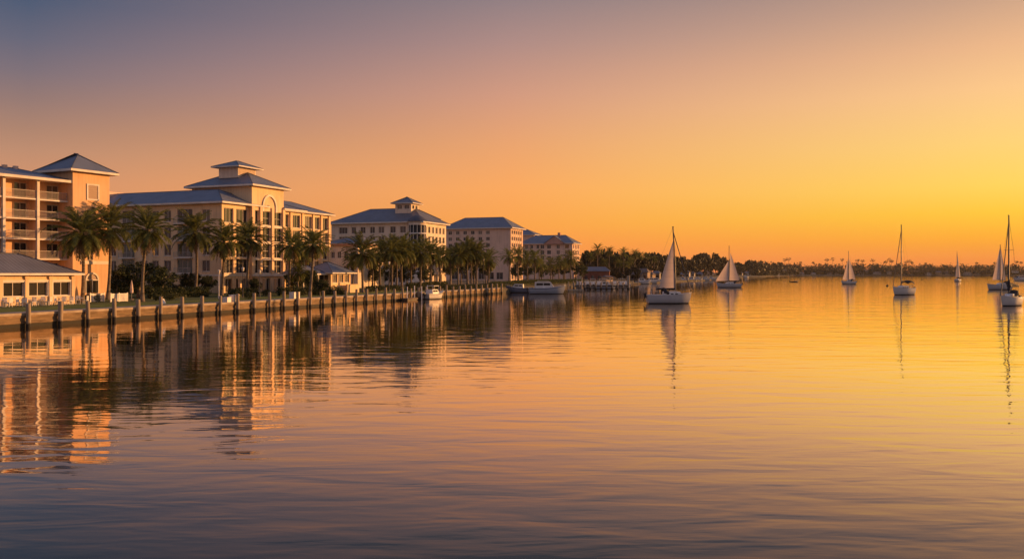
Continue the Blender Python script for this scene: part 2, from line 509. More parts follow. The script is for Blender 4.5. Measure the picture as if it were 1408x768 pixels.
def piling_mat():
    mt, nt, bs = new_mat('piling_wood')
    N, L = nt.nodes.new, nt.links.new
    t = N('ShaderNodeTexCoord')
    mp = N('ShaderNodeMapping'); mp.inputs['Scale'].default_value = (4, 4, 0.6); L(t.outputs['Object'], mp.inputs[0])
    nz = N('ShaderNodeTexNoise'); nz.inputs['Scale'].default_value = 2.0; nz.inputs['Detail'].default_value = 6; L(mp.outputs[0], nz.inputs['Vector'])
    c1 = N('ShaderNodeMixRGB'); c1.inputs[1].default_value = (0.17, 0.12, 0.08, 1); c1.inputs[2].default_value = (0.40, 0.31, 0.22, 1); L(nz.outputs[0], c1.inputs[0])
    sp = N('ShaderNodeSeparateXYZ'); L(t.outputs['Object'], sp.inputs[0])
    ad = N('ShaderNodeMath'); ad.operation = 'MULTIPLY_ADD'; ad.inputs[1].default_value = 0.35; L(nz.outputs[0], ad.inputs[0]); L(sp.outputs[2], ad.inputs[2])
    mr = N('ShaderNodeMapRange'); mr.inputs[1].default_value = 0.52; mr.inputs[2].default_value = 0.72; L(ad.outputs[0], mr.inputs[0])
    mx = N('ShaderNodeMixRGB'); mx.inputs[1].default_value = (0.018, 0.015, 0.012, 1); L(mr.outputs[0], mx.inputs[0]); L(c1.outputs[0], mx.inputs[2])
    L(mx.outputs[0], bs.inputs['Base Color'])
    bs.inputs['Roughness'].default_value = 0.85
    bp = N('ShaderNodeBump'); bp.inputs['Distance'].default_value = 0.02; L(nz.outputs[0], bp.inputs['Height']); L(bp.outputs[0], bs.inputs['Normal'])
    return mt
M['piling'] = piling_mat()

def seawall_mat():
    mt, nt, bs = new_mat('seawall_face')
    N, L = nt.nodes.new, nt.links.new
    t = N('ShaderNodeTexCoord')
    mp = N('ShaderNodeMapping'); mp.inputs['Scale'].default_value = (0.5, 1, 2.5); L(t.outputs['Object'], mp.inputs[0])
    nz = N('ShaderNodeTexNoise'); nz.inputs['Scale'].default_value = 1.6; nz.inputs['Detail'].default_value = 8; L(mp.outputs[0], nz.inputs['Vector'])
    c1 = N('ShaderNodeMixRGB'); c1.inputs[1].default_value = (0.085, 0.055, 0.03, 1); c1.inputs[2].default_value = (0.29, 0.19, 0.10, 1); L(nz.outputs[0], c1.inputs[0])
    sp = N('ShaderNodeSeparateXYZ'); L(t.outputs['Object'], sp.inputs[0])
    ad = N('ShaderNodeMath'); ad.operation = 'MULTIPLY_ADD'; ad.inputs[1].default_value = 0.5; L(nz.outputs[0], ad.inputs[0]); L(sp.outputs[2], ad.inputs[2])
    mr = N('ShaderNodeMapRange'); mr.inputs[1].default_value = 0.55; mr.inputs[2].default_value = 0.92; L(ad.outputs[0], mr.inputs[0])
    mx = N('ShaderNodeMixRGB'); mx.inputs[1].default_value = (0.025, 0.020, 0.012, 1); L(mr.outputs[0], mx.inputs[0]); L(c1.outputs[0], mx.inputs[2])
    L(mx.outputs[0], bs.inputs['Base Color'])
    bs.inputs['Roughness'].default_value = 0.85
    bp = N('ShaderNodeBump'); bp.inputs['Distance'].default_value = 0.04; L(nz.outputs[0], bp.inputs['Height']); L(bp.outputs[0], bs.inputs['Normal'])
    return mt
M['seawall'] = seawall_mat()

# ------------------------------------------------------------------ water, ground
mb = MB()
mb.quad([(-700, -400, 0), (3600, -400, 0), (3600, 2000, 0), (-700, 2000, 0)])
w = mb.build('water', M['water']); w['kind'] = 'structure'

WA = Vector((-45.7, 77.9, 0)); WD = Vector((0.303, 0.953, 0)).normalized(); WN = Vector((-WD.y, WD.x, 0))   # seawall start, direction, inland
def wp(s, d=0.0, z=0.0):
    p = WA + WD * s + WN * d
    return Vector((p.x, p.y, z))
def wall_s(px):
    r = (px - HX) / F
    return (r * WA.y - WA.x) / (WD.x - r * WD.y)
WALL_L = 143.0

shore = [(wp(-60), 1.28, WN), (wp(0), 1.28, WN), (wp(70), 1.28, WN), (wp(WALL_L), 1.28, WN)]
for x, y, ang in ((4, 240, 150), (12, 280, 145), (32, 330, 140), (62, 402, 135), (105, 515, 130), (152, 640, 125), (205, 790, 120), (255, 950, 110), (279, 958, 100), (300, 1090, 95),
                  (480, 1480, 92), (800, 1560, 90), (1300, 1540, 90), (3300, 1500, 90)):
    shore.append((Vector((x, y, 0)), 0.55, Vector((math.cos(R(ang)), math.sin(R(ang)), 0))))
mb = MB()
rows = []
for p, z, d in shore:
    k = 0 if z > 1 else 1
    rows.append([p + Vector((0, 0, -2)), p + Vector((0, 0, z)) + d * 0.02, p + d * 14 + Vector((0, 0, 1.32 if k == 0 else 1.5)), p + d * 30 + Vector((0, 0, 1.6 if k == 0 else 2.0)),
                 p + d * 70 + Vector((0, 0, 2.2 if k == 0 else 2.4)), p + d * 240 + Vector((0, 0, 3.0)), p + d * 900 + Vector((0, 0, 4.0))])
mb.loft([r[:] for r in rows[:4]], 0)
mb.loft([r[:] for r in rows[3:]], 1)
g = mb.build('ground', [M['lawn'], M['earth']]); g['kind'] = 'structure'

def ground_z(px, Y):
    p = pos(px, Y)
    d = (p - WA).dot(WN)
    s = (p - WA).dot(WD)
    if s > WALL_L + 5: return 2.2
    pts = [(0, 1.28), (14, 1.32), (30, 1.6), (70, 2.2), (240, 3.0)]
    for (a, za), (b, zb) in zip(pts, pts[1:]):
        if d <= b: return za + (zb - za) * max(0, d - a) / (b - a)
    return 3.0

mb = MB()
for i in range(40):
    s0 = -60 + i * 203 / 40; s1 = s0 + 203 / 40
    mb.quad([wp(s0, 0.75, 1.312), wp(s1, 0.75, 1.312), wp(s1, 2.6, 1.318), wp(s0, 2.6, 1.318)])
p = mb.build('path', M['paving']); p['kind'] = 'structure'

# seawall in its own frame: local x along the wall, y inland
WR = math.atan2(WD.y, WD.x)
sw = thing('seawall', 'long weathered seawall with concrete cap retaining the hotel lawn', 'seawall', tuple(WA), WR)
mb = MB(); mb.box(-60, WALL_L, 0.0, 0.4, -2, 0.86); mb.build('wall_face', M['seawall'], sw)
mb = MB(); mb.box(-60, WALL_L + .1, -0.10, 0.74, 1.10, 1.325); mb.build('cap', M['concrete'], sw)
mb = MB(); mb.box(-60, WALL_L, -0.06, 0.5, 0.86, 1.10); mb.build('waler_beam', M['wall_timber'], sw)
mb = MB(); mb.box(WALL_L - .4, WALL_L, 0.4, 22, -2, 1.2); mb.build('return_wall', M['seawall'], sw)
mb = MB()
mb2 = MB(); mb2.box(-60, WALL_L, -0.05, 0.0, 0.36, 0.56); mb2.build('lower_waler', M['wall_timber'], sw)

def piling_mesh(i):
    q = MB(); r = 0.19 + 0.02 * (i % 3)
    tx = rnd.uniform(-.05, .05); ty = rnd.uniform(-.03, .03)
    q.tube([(0, 0, -1.6), (0, 0, 0.3), (tx * .5, ty * .5, 1.5), (tx, ty, 2.30), (tx, ty, 2.36)], [r * 1.05, r * 1.03, r, r * .97, r * .85], 10)
    return q.mesh('mooring_piling', M['piling'])
pm = [piling_mesh(i) for i in range(6)]
n_p = 0
s = wall_s(35)
while s < WALL_L - 1:
    n_p += 1
    p = wp(s + rnd.uniform(-.12, .12), -0.36)
    o = link('mooring_piling', pm[n_p % 6], None, p, rnd.uniform(0, 6))
    o.scale = (1, 1, rnd.uniform(0.9, 1.08)); o.rotation_euler = (rnd.uniform(-.025, .025), rnd.uniform(-.025, .025), o.rotation_euler.z)
    tag(o, 'weathered wooden mooring piling, %s from the left end of the seawall' % nth(n_p), 'piling', 'mooring pilings along the seawall')
    s += 3.55

# ------------------------------------------------------------------ building kit
WIN = {}
def window_mesh(w_, h_, nx, nz, d, arch=False):
    key = (round(w_, 2), round(h_, 2), nx, nz, d)
    if key in WIN: return WIN[key]
    f = MB(); t = 0.07
    y0, y1 = d - 0.08, d
    f.box(0, t, y0, y1, 0, h_); f.box(w_ - t, w_, y0, y1, 0, h_)
    f.box(t, w_ - t, y0, y1, 0, t); f.box(t, w_ - t, y0, y1, h_ - t, h_)
    for i in range(1, nx):
        x = w_ * i / nx; f.box(x - .03, x + .03, y0 + .005, y1, t, h_ - t)
    for i in range(1, nz):
        z = h_ * i / nz; f.box(t, w_ - t, y0 + .008, y1, z - .025, z + .025)
    f.box(-0.06, w_ + 0.06, -0.07, d - .09, -0.09, -0.003)
    g = MB(); g.box(t * .5, w_ - t * .5, d - .035, d - .02, t * .5, h_ - t * .5)
    WIN[key] = (f.mesh('window', M['trim']), g)
    return WIN[key]
PANE = {}
def put_window(root, side, plane, a0, a1, zb, zt, nx=2, nz=1, d=0.22, glass=None, name='window'):
    fm, g = window_mesh(a1 - a0, zt - zb, nx, nz, d)
    glass = glass or ('curtain_glass' if rnd.random() < 0.28 else 'glass')
    k = (fm.name, glass)
    if k not in PANE: PANE[k] = g.mesh('pane', M[glass])
    if side == 'front': o = link(name, fm, root, (a0, plane, zb))
    else: o = link(name, fm, root, (plane, a1, zb), R(-90))
    link('pane', PANE[k], o)
    return o

def wall_open(m_, side, plane, a0, a1, z0, z1, ops, d=0.25):
    """wall sheet with real openings; front: plane is y, side: plane is x; openings (a0,a1,z0,z1)"""
    def P(a, q, z): return (a, plane + q, z) if side == 'front' else (plane + q, a, z)
    xs = sorted({a0, a1, *[o[0] for o in ops], *[o[1] for o in ops]}); zs = sorted({z0, z1, *[o[2] for o in ops], *[o[3] for o in ops]})
    for i in range(len(xs) - 1):
        for j in range(len(zs) - 1):
            cx, cz = (xs[i] + xs[i + 1]) / 2, (zs[j] + zs[j + 1]) / 2
            if any(o[0] < cx < o[1] and o[2] < cz < o[3] for o in ops): continue
            m_.quad([P(xs[i], 0, zs[j]), P(xs[i + 1], 0, zs[j]), P(xs[i + 1], 0, zs[j + 1]), P(xs[i], 0, zs[j + 1])])
    for o in ops:
        x0, x1, b, t = o[:4]
        m_.quad([P(x0, 0, b), P(x0, d, b), P(x0, d, t), P(x0, 0, t)]); m_.quad([P(x1, 0, b), P(x1, d, b), P(x1, d, t), P(x1, 0, t)])
        m_.quad([P(x0, 0, b), P(x1, 0, b), P(x1, d, b), P(x0, d, b)]); m_.quad([P(x0, 0, t), P(x1, 0, t), P(x1, d, t), P(x0, d, t)])

def shell(root, x0, x1, y0, y1, z0, z1, mat, front=(), side=(), name='wall', d=0.25, fr_kw={}, sd_kw={}):
    """closed block: front wall (y0) and left wall (x0) with openings, plain back and right walls"""
    a = MB(); wall_open(a, 'front', y0, x0, x1, z0, z1, [o[:4] for o in front], d); a.build(name, mat, root)
    b = MB(); wall_open(b, 'side', x0, y0, y1, z0, z1, [o[:4] for o in side], d); b.build(name, mat, root)
    c = MB()
    c.quad([(x0, y1, z0), (x1, y1, z0), (x1, y1, z1), (x0, y1, z1)]); c.quad([(x1, y0, z0), (x1, y1, z0), (x1, y1, z1), (x1, y0, z1)])
    c.quad([(x0 + .3, y0 + .3, z1 - .02), (x1, y0 + .3, z1 - .02), (x1, y1, z1 - .02), (x0 + .3, y1, z1 - .02)])
    c.build(name, mat, root)
    for o in front: put_window(root, 'front', y0, *o[:4], d=d - .03, **{**fr_kw, **(o[4] if len(o) > 4 else {})})
    for o in side: put_window(root, 'side', x0, *o[:4], d=d - .03, **{**sd_kw, **(o[4] if len(o) > 4 else {})})

def hip(root, x0, x1, y0, y1, z, h, axis='x', in0=None, in1=None, mat='roof_blue', fas=0.28, name='roof'):
    """hip roof over an eave rectangle; ridge along axis, inset in0 / in1 from the ends (0 = gable end)"""
    m_ = MB()
    if axis == 'x':
        c = (y0 + y1) / 2; half = (y1 - y0) / 2
        i0 = half if in0 is None else in0; i1 = half if in1 is None else in1
        A, B = Vector((x0 + i0, c, z + h)), Vector((x1 - i1, c, z + h))
        P = [Vector((x0, y0, z)), Vector((x1, y0, z)), Vector((x1, y1, z)), Vector((x0, y1, z))]
        faces = [[P[0], P[1], B, A], [P[2], P[3], A, B], [P[1], P[2], B], [P[3], P[0], A]]
    else:
        c = (x0 + x1) / 2; half = (x1 - x0) / 2
        i0 = half if in0 is None else in0; i1 = half if in1 is None else in1
        A, B = Vector((c, y0 + i0, z + h)), Vector((c, y1 - i1, z + h))
        P = [Vector((x0, y0, z)), Vector((x1, y0, z)), Vector((x1, y1, z)), Vector((x0, y1, z))]
        faces = [[P[3], P[0], A, B], [P[1], P[2], B, A], [P[0], P[1], A], [P[2], P[3], B]]
    for fc in faces:
        if len(fc) == 4 and (fc[2] - fc[3]).length < 1e-4: fc = fc[:3]
        e = (fc[1] - fc[0]).normalized()
        nrm = e.cross(fc[2] - fc[0]).normalized()
        sdir = nrm.cross(e)
        m_.quad(fc, 0, [((q - fc[0]).dot(e), (q - fc[0]).dot(sdir)) for q in fc])
    m_.quad([P[3], P[2], P[1], P[0]], 0, [(0, 0)] * 4)
    r = m_.build(name, M[mat], root)
    t = MB(); o = 0.03
    zt, zb = z + 0.02, z - fas
    t.box(x0 - o, x1 + o, y0 - o, y0 + .1, zb, zt); t.box(x0 - o, x1 + o, y1 - .1, y1 + o, zb, zt)
    t.box(x0 - o, x0 + .1, y0 + .1, y1 - .1, zb, zt); t.box(x1 - .1, x1 + o, y0 + .1, y1 - .1, zb, zt)
    t.box(x0 + .1, x1 - .1, y0 + .1, y1 - .1, zb + .04, zb + .1)
    t.build('fascia', M['trim'], r)
    # ridge capping along the hips
    k = MB()
    for q in ((P[0], A), (P[1], B if axis == 'x' else A), (P[2], B), (P[3], A if axis == 'x' else B), (A, B)):
        if (q[0] - q[1]).length > .3: k.tube([q[0] + Vector((0, 0, .02)), q[1] + Vector((0, 0, .02))], .07, 5)
    k.build('ridge_cap', M[mat], r)
    return r

def arch_trim(root, cx, y, zc, r, w_, dep, mat, name='arch_trim', rz=1.0, leg=0.0):
    a = MB(); n = 16
    ring = []
    pts = [(PI, -leg)] if leg else []
    pts += [(PI * (1 - i / n), 0) for i in range(n + 1)]
    if leg: pts.append((0, -leg))
    for t, dz in pts:
        c_, s_ = math.cos(t), math.sin(t) * rz
        ring.append([(cx + c_ * r, y - dep, zc + s_ * r + dz), (cx + c_ * (r + w_), y - dep, zc + s_ * (r + w_) + dz), (cx + c_ * (r + w_), y + .05, zc + s_ * (r + w_) + dz), (cx + c_ * r, y + .05, zc + s_ * r + dz)])
    a.loft(ring, 0, True, False)
    return a.build(name, mat, root)

def building(name, label, px, Y, theta, gz=1.5, cat='building', group=None):
    """empty at the corner of the shaded and the lit face: local x runs along the lit water front, local y inland"""
    p = pos(px, Y, 0.0)
    return thing(name, label, cat, p, R(90 - theta), group)

def frange(a, b, st):
    while a <= b + 1e-6:
        yield a
        a += st

def railing_mesh(L_, h=1.0, st=0.13):
    r_ = MB()
    r_.box(0, L_, -.025, .025, h - .05, h); r_.box(0, L_, -.02, .02, .08, .12)
    x = st
    while x < L_ - .05:
        r_.box(x - .012, x + .012, -.012, .012, .12, h - .05); x += st
    for x in (0.03, L_ - .03): r_.box(x - .03, x + .03, -.03, .03, 0, h + .02)
    return r_

# ------------------------------------------------------------------ hotel at the left edge: balconies and square tower
b1 = building('hotel_building', 'orange hotel with balconies and square tower at the left edge of the waterfront', 100, 115, 27)
# tower
TZ = 18.6
wins = [(0.9, 1.75, 6.75, 8.6), (2.2, 3.05, 6.75, 8.6)]
shell(b1, 0, 5.6, 0, 6.2, 1.0, TZ, M['stucco_orange'], front=wins)
hip(b1, -.85, 6.45, -.85, 7.05, TZ + .05, 2.55, 'x')
lw = MB(); lw.box(2.05, 3.95, -.10, .05, 14.75, 14.95); lw.box(2.05, 3.95, -.10, .05, 16.75, 16.95); lw.box(2.05, 2.25, -.10, .05, 14.95, 16.75); lw.box(3.75, 3.95, -.10, .05, 14.95, 16.75)
lwo = lw.build('louvre_window', M['trim'], b1)
lv = MB()
for i in range(14): lv.box(2.25, 3.75, -.05, -.01, 14.98 + i * .127, 15.06 + i * .127)
lv.box(2.25, 3.75, -.02, -.005, 14.95, 16.75)
lv.build('louvre_panel', M['louvre'], lwo)
bc = MB(); bc.box(1.2, 5.68, -.12, .02, 6.15, 6.6); bc.box(5.6, 5.72, .02, 2, 6.15, 6.6); bc.build('belt_course', M['trim'], b1)
aw = MB(); aw.box(1.9, 3.8, -.06, -.003, 2.35, 4.0)
awo = aw.build('arched_window', M['glass'], b1)
fm = MB()
for x in (1.85, 2.82, 3.77): fm.box(x, x + .09, -.10, -.062, 2.3, 4.0)
fm.box(1.85, 3.86, -.11, -.062, 3.98, 4.12); fm.build('mullion', M['trim'], awo)
arch_trim(awo, 2.85, 0, 4.05, .82, .2, .14, M['trim'])
tp = MB(); tp.tube([(0, 0, 0), (0, 0, 0.02)], .82, 24)
q = MB(); q.quad([(2.85 + .82 * math.cos(PI * i / 16), -.03, 4.05 + .82 * math.sin(PI * i / 16)) for i in range(17)]); q.build('lunette', M['louvre'], awo)
# balcony wing: wall plane at y=2.75, running towards the camera (negative x)
WY = 2.75
ops = []
bays = [-15.3, -10.9, -6.2, -1.75]
floors = [14.5, 11.95, 9.4, 6.85, 4.3]
for fz in floors:
    for bx in bays: ops.append((bx, bx + 1.72, fz + .08, fz + 2.02, {'name': 'balcony_door'}))
EZ = 17.1
shell(b1, -20, 0, WY, WY + 12, 1.0, EZ, M['stucco_orange'], front=ops)
for fz in floors:
    sl = MB(); sl.box(-20, -.003, 1.0, WY, fz - .18, fz); sl.build('balcony_slab', M['trim'], b1)
RM = {}
cols = [-17.7, -13.2, -8.7, -4.2]
for cxx in cols:
    cm = MB(); cm.box(cxx - .17, cxx + .17, .88, 1.22, 1.2, EZ - .1); cm.build('column', M['trim'], b1)
    dv = MB(); dv.box(cxx - .08, cxx + .08, 1.3, WY, 1.2, EZ - .1); dv.build('party_wall', M['stucco_orange'], b1)
spans = [(-17.5, -13.4), (-13.0, -8.9), (-8.5, -4.4), (-4.0, -.1)]
for fz in floors[:-1]:
    for a, b_ in spans:
        key = round(b_ - a, 2)
        if key not in RM: RM[key] = railing_mesh(key).mesh('balcony_railing', M['rail'])
        link('balcony_railing', RM[key], b1, (a, 1.08, fz))
hip(b1, -21, .3, .15, WY + 13, EZ + .05, 1.75, 'x', in1=3.0, fas=.32)
# parapet lights / vents on the ridge
pv = MB()
for x in (-9, -6.5, -4.5, -3): pv.box(x, x + .5, 7.5, 8.0, EZ + 1.6, EZ + 2.1)
pv.build('roof_vent', M['stucco_pink'], b1)

# ------------------------------------------------------------------ waterside restaurant pavilion in front of it
pv1 = building('restaurant_pavilion', 'low waterside restaurant with grey seamed roof and three wide windows', 102, 104.5, 27)
ops = [(-2.75, -.55, 2.35, 3.95), (-5.75, -3.45, 2.35, 3.95), (-8.75, -6.35, 2.35, 3.95), (-11.7, -9.4, 2.35, 3.95)]
shell(pv1, -13, 0, 0, 8.2, 1.0, 4.9, M['stucco_cream'], front=[(a, b_, c_, d_, {'nx': 2, 'glass': 'glass'}) for a, b_, c_, d_ in ops])
for x in (-12.05, -9.05, -6.05, -3.1, -.22):
    c_ = MB(); c_.box(x - .2, x + .2, -.16, -.003, 1.0, 4.62); c_.box(x - .25, x + .25, -.2, -.003, 4.35, 4.62); c_.build('pilaster', M['stucco_cream'], pv1)
bm = MB(); bm.box(-13, .05, -.12, -.003, 4.05, 4.2); bm.build('cornice', M['trim'], pv1)
for a, b_, c_, d_ in ops:
    su = MB(); su.box(a - .16, a - .003, -.07, .02, c_ - .12, d_ + .1); su.box(b_ + .003, b_ + .16, -.07, .02, c_ - .12, d_ + .1); su.box(a - .003, b_ + .003, -.07, .02, d_ + .003, d_ + .1)
    su.build('window_surround', M['white_paint'], pv1)
hip(pv1, -14, .75, -.85, 9.0, 4.95, 2.3, 'x', mat='roof_grey', in1=5.2, fas=.22)

# ------------------------------------------------------------------ main hotel: long shaded wing, arched tower block, right wing
b2 = building('hotel_building', 'large cream hotel with arched tower block, roof cupola and blue roofs', 305, 150, 22)
G2, E2 = 1.2, 17.2
front = []
flr = [13.75, 10.75, 7.75, 4.95]
# left wing front: two bays
for fz in flr:
    front += [(.5, 3.0, fz, fz + 2.5, {'nx': 3}), (3.7, 6.85, fz, fz + 2.5, {'nx': 3, 'glass': 'glass'})]
front += [(.9, 2.7, 1.6, 4.0, {'nx': 2}), (3.7, 6.3, 1.6, 4.0, {'nx': 3})]
side = []
scol = [(2.6, 4.3, 0), (6.4, 9.8, 1), (11.2, 12.8, 0), (14.0, 15.5, 0), (16.6, 18.1, 0), (19.6, 22.6, 1), (24.0, 25.5, 0), (26.6, 28.1, 0), (29.4, 32.0, 1), (33, 34.5, 0)]
for a, b_, k in scol:
    for fz in flr:
        if (a, fz) == (2.9, 13.75): continue
        h_ = 2.45 if k else 1.95
        zb = fz if k else fz + .3
        side.append((a, b_, zb, zb + h_, {'nx': 3 if k else 2, 'glass': 'teal_glass' if (k and fz < 12) else None}))
for a, b_ in ((2.2, 3.6), (5.0, 5.8), (7.2, 9.0), (10.6, 11.6), (13, 15), (18, 20), (24, 26)): side.append((a, b_, 2.5, 3.9))
shell(b2, 0, 11, 0, 36, G2, E2, M['stucco_cream'], front=[], side=side) if False else None
# the left wing is a block 11 deep along the front; the tower block covers its right part
a = MB(); wall_open(a, 'front', 0, 0, 7.2, G2, E2, [o[:4] for o in front], .35); a.build('wall', M['stucco_cream'], b2)
a = MB(); wall_open(a, 'side', 0, 0, 36, G2, E2, [o[:4] for o in side], .25); a.build('wall', M['stucco_cream'], b2)
a = MB(); a.quad([(0, 36, G2), (11, 36, G2), (11, 36, E2), (0, 36, E2)]); a.quad([(11, 12, G2), (11, 36, G2), (11, 36, E2), (11, 12, E2)]); a.build('wall', M['stucco_cream'], b2)
for o in front: put_window(b2, 'front', 0, *o[:4], d=.32, **o[4])
for o in side: put_window(b2, 'side', 0, *o[:4], d=.22, **(o[4] if len(o) > 4 else {}))
# balconies on the wide side bays
for a_, b_, k in scol:
    if k:
        for fz in flr[:4]:
            bsl = MB(); bsl.box(-.75, -.003, a_ - .15, b_ + .15, fz - .2, fz - .02)
            rl = bsl.build('balcony_slab', M['trim'], b2)
            r_ = railing_mesh(b_ - a_ + .3, .95, .16).build('balcony_railing', M['rail'], rl, (-.7, b_ + .15, fz), R(-90))
bc = MB(); bc.box(-.12, -.003, -.12, 36, 4.45, 4.75); bc.box(-.12, 7.2, -.12, -.003, 4.45, 4.75); bc.build('belt_course', M['trim'], b2)
hip(b2, -.9, 11.9, -.9, 37, E2 + .05, 2.75, 'y', in0=6.4)
# tower block, 0.5 m proud of the wings
T0, T1, TE = 7.2, 16.4, 20.8
tf = []
for fz in flr:
    tf += [(T0 + .5, T0 + 1.95, fz, fz + 2.55, {'nx': 2}), (T0 + 2.85, T0 + 5.3, fz, fz + 2.55, {'nx': 2, 'nz': 2, 'glass': 'glass'}), (T0 + 6.15, T0 + 8.7, fz, fz + 2.55, {'nx': 2, 'nz': 2, 'glass': 'glass'})]
tf += [(T0 + .5, T0 + 1.8, 1.6, 4.0, {'nx': 2}), (T0 + 3.0, T0 + 5.2, 1.5, 4.0, {'nx': 3}), (T0 + 6.3, T0 + 8.6, 1.5, 4.0, {'nx': 3})]
shell(b2, T0, T1, -.6, 13, G2, TE, M['stucco_cream'], front=tf, d=.4)
hip(b2, T0 - 1.0, T1 + 1.0, -1.6, 14, TE + .05, 2.75, 'y')
for x in (T0 + .12, T0 + 2.4, T0 + 5.75, T1 - .12):
    pm_ = MB(); pm_.box(x - .32, x + .32, -.85, -.603, 4.78, 17.0); pm_.build('pilaster', M['stucco_cream'], b2)
for fz in flr:
    sp_ = MB(); sp_.box(T0 + .45, T1 - .45, -.70, -.603, fz - .42, fz - .14); sp_.build('spandrel', M['trim'], b2)
bc = MB(); bc.box(T0 - .1, T1 + .1, -.9, -.603, 4.4, 4.76); bc.build('belt_course', M['trim'], b2)
arch_trim(b2, T0 + 4.9, -.6, 17.0, 1.75, .35, .22, M['trim'], rz=1.15, leg=.8)
# cupola
cz = TE + 2.0
cw = [(T0 + 2.1 + .5 + i * 1.15, T0 + 2.1 + .5 + i * 1.15 + .8, cz + .55, cz + 1.3) for i in range(4)]
shell(b2, T0 + 2.1, T0 + 7.1, 4.2, 8.6, cz - .3, cz + 1.75, M['stucco_pale'], front=[])
lt = MB()
for i in range(6): lt.box(T0 + 2.3, T0 + 6.9, 4.14, 4.198, cz + .35 + i * .2, cz + .47 + i * .2)
lt.build('cupola_louvre', M['louvre'], b2)
hip(b2, T0 + 1.1, T0 + 8.1, 3.2, 9.6, cz + 1.8, 1.3, 'x', fas=.18)
# right wing
W1 = 32.6
rf = []
rc = [(16.9, 18.7, 2), (20.2, 22.3, 3), (24.2, 26.2, 3), (27.4, 28.9, 2), (30.2, 31.8, 2)]
for fz in flr:
    rf += [(a_ - .15, b_ + .15, fz, fz + 2.45, {'nx': k}) for a_, b_, k in rc]
rf += [(a_, b_, 1.6, 3.9, {'nx': k}) for a_, b_, k in rc]
shell(b2, T1, W1, 0, 13, G2, E2 - .1, M['stucco_cream'], front=rf, d=.35)
for x in (19.4, 23.2, 26.8, 29.6, 32.35):
    pm_ = MB(); pm_.box(x - .3, x + .3, -.2, -.003, 1.2, E2 - .4); pm_.build('pilaster', M['stucco_cream'], b2)
hip(b2, T1 - .2, 23.4, -1.0, 13.8, E2 - .05, 2.4, 'x', in0=0.01, in1=5.0)
hip(b2, T1 + .4, W1 + .9, -.8, 13.6, E2 - .2, 2.5, 'x', in0=.01, in1=5.5)
bc = MB(); bc.box(T1, W1 + .1, -.14, -.003, 4.42, 4.72); bc.build('belt_course', M['trim'], b2)
# arcade columns along the ground floor
for x in frange(1.8, 31.5, 3.3):
    ac = MB(); ac.box(x - .2, x + .2, -2.6, -2.2, 1.2, 4.0); ac.box(x - .28, x + .28, -2.68, -2.12, 3.75, 4.0); ac.build('arcade_column', M['stucco_cream'], b2)
# rooftop plant behind the long wing
rp = MB(); rp.box(3.2, 8, 29.5, 33, E2, E2 + 3.1); rp.box(4, 7, 34.2, 36, E2, E2 + 3.6); rp.build('rooftop_plant', M['stucco_pink'], b2)

# ------------------------------------------------------------------ small annex behind the main hotel
an = building('annex_building', 'small annex with red eave between the two domed hotels', 492, 200, 22)
shell(an, 0, 12, 0, 9, 1.5, 11.3, M['stucco_pale'], side=[(1.0 + i * 1.75, 2.0 + i * 1.75, 8.4, 9.9, {'nx': 2}) for i in range(4)] + [(1.0 + i * 1.75, 2.0 + i * 1.75, 5.0, 6.6, {'nx': 2}) for i in range(4)])
fs = MB(); fs.box(-.5, 12.4, -.5, 9.5, 11.3, 11.75); fs.build('red_eave', M['stucco_rose'], an)
hip(an, -.8, 12.8, -.8, 9.8, 11.8, 2.2, 'y', in0=4.5, mat='roof_grey', fas=.1)

# ------------------------------------------------------------------ waterside bar with blue hip roof
br = building('bar_pavilion', 'small waterside bar with blue grey hip roof and glazed front', 455, 160, 22)
shell(br, 0, 6.6, 0, 6.0, 1.0, 5.0, M['stucco_cream'], front=[(.5 + i * 2.02, .5 + i * 2.02 + 1.6, 3.2, 4.7, {'nx': 3, 'glass': 'curtain_glass'}) for i in range(3)],
      side=[(.6, 2.6, 3.2, 4.7, {'nx': 2}), (3.3, 5.3, 3.2, 4.7, {'nx': 2})])
hip(br, -.8, 7.5, -.9, 6.9, 5.05, 2.0, 'x', mat='roof_blue', fas=.2)
tw = MB(); tw.box(3.4, 7.4, -1.4, -1.15, 1.0, 2.75); tw.box(3.3, 7.5, -1.45, -1.1, 2.75, 2.87); tw.build('terrace_wall', M['stucco_cream'], br)
hip(br, -7.5, -.1, .6, 5.8, 4.85, 1.5, 'x', mat='roof_grey', fas=.2, name='porch_roof')
for x in (-7.2, -5.0, -2.7):
    c_ = MB(); c_.box(x, x + .22, .9, 1.12, 1.0, 4.65); c_.build('porch_post', M['trim'], br)
bw = MB(); bw.box(-7.0, -.01, 5.0, 5.2, 1.0, 4.6); bw.build('wall', M['stucco_cream'], br)

# ------------------------------------------------------------------ third hotel, with cupola and a curved corner bay
b3 = building('hotel_building', 'grey hotel with hip roof, small cupola and rounded corner bay', 580, 235, 20)
E3 = 18.8
fl3 = [15.9, 13.3, 10.7, 8.1, 5.5]
sd = []
for a_, b_ in ((4.8, 6.6), (7.9, 9.6), (11.4, 13.2), (14.3, 15.8), (17.2, 18.8), (20.2, 21.6), (22.9, 25.6)):
    for fz in fl3: sd.append((a_, b_, fz, fz + 1.75, {'nx': 3 if b_ - a_ > 2 else 2}))
sd += [(5 + i * 3, 7 + i * 3, 2.4, 4.4) for i in range(7)]
ft = [(1.6 + i * 2.35, 1.6 + i * 2.35 + 1.4, fz, fz + 1.75, {'nx': 2}) for i in range(6) for fz in fl3]
ft += [(1.4 + i * 3.1, 3.6 + i * 3.1, 2.2, 4.6, {'nx': 3}) for i in range(4)]
shell(b3, 0, 15.8, 0, 28, 1.5, E3, M['stucco_pale'], front=ft, side=sd)
hip(b3, -.9, 16.7, -.9, 29, E3 + .05, 4.3, 'y', in0=7.0, in1=9, mat='roof_grey')
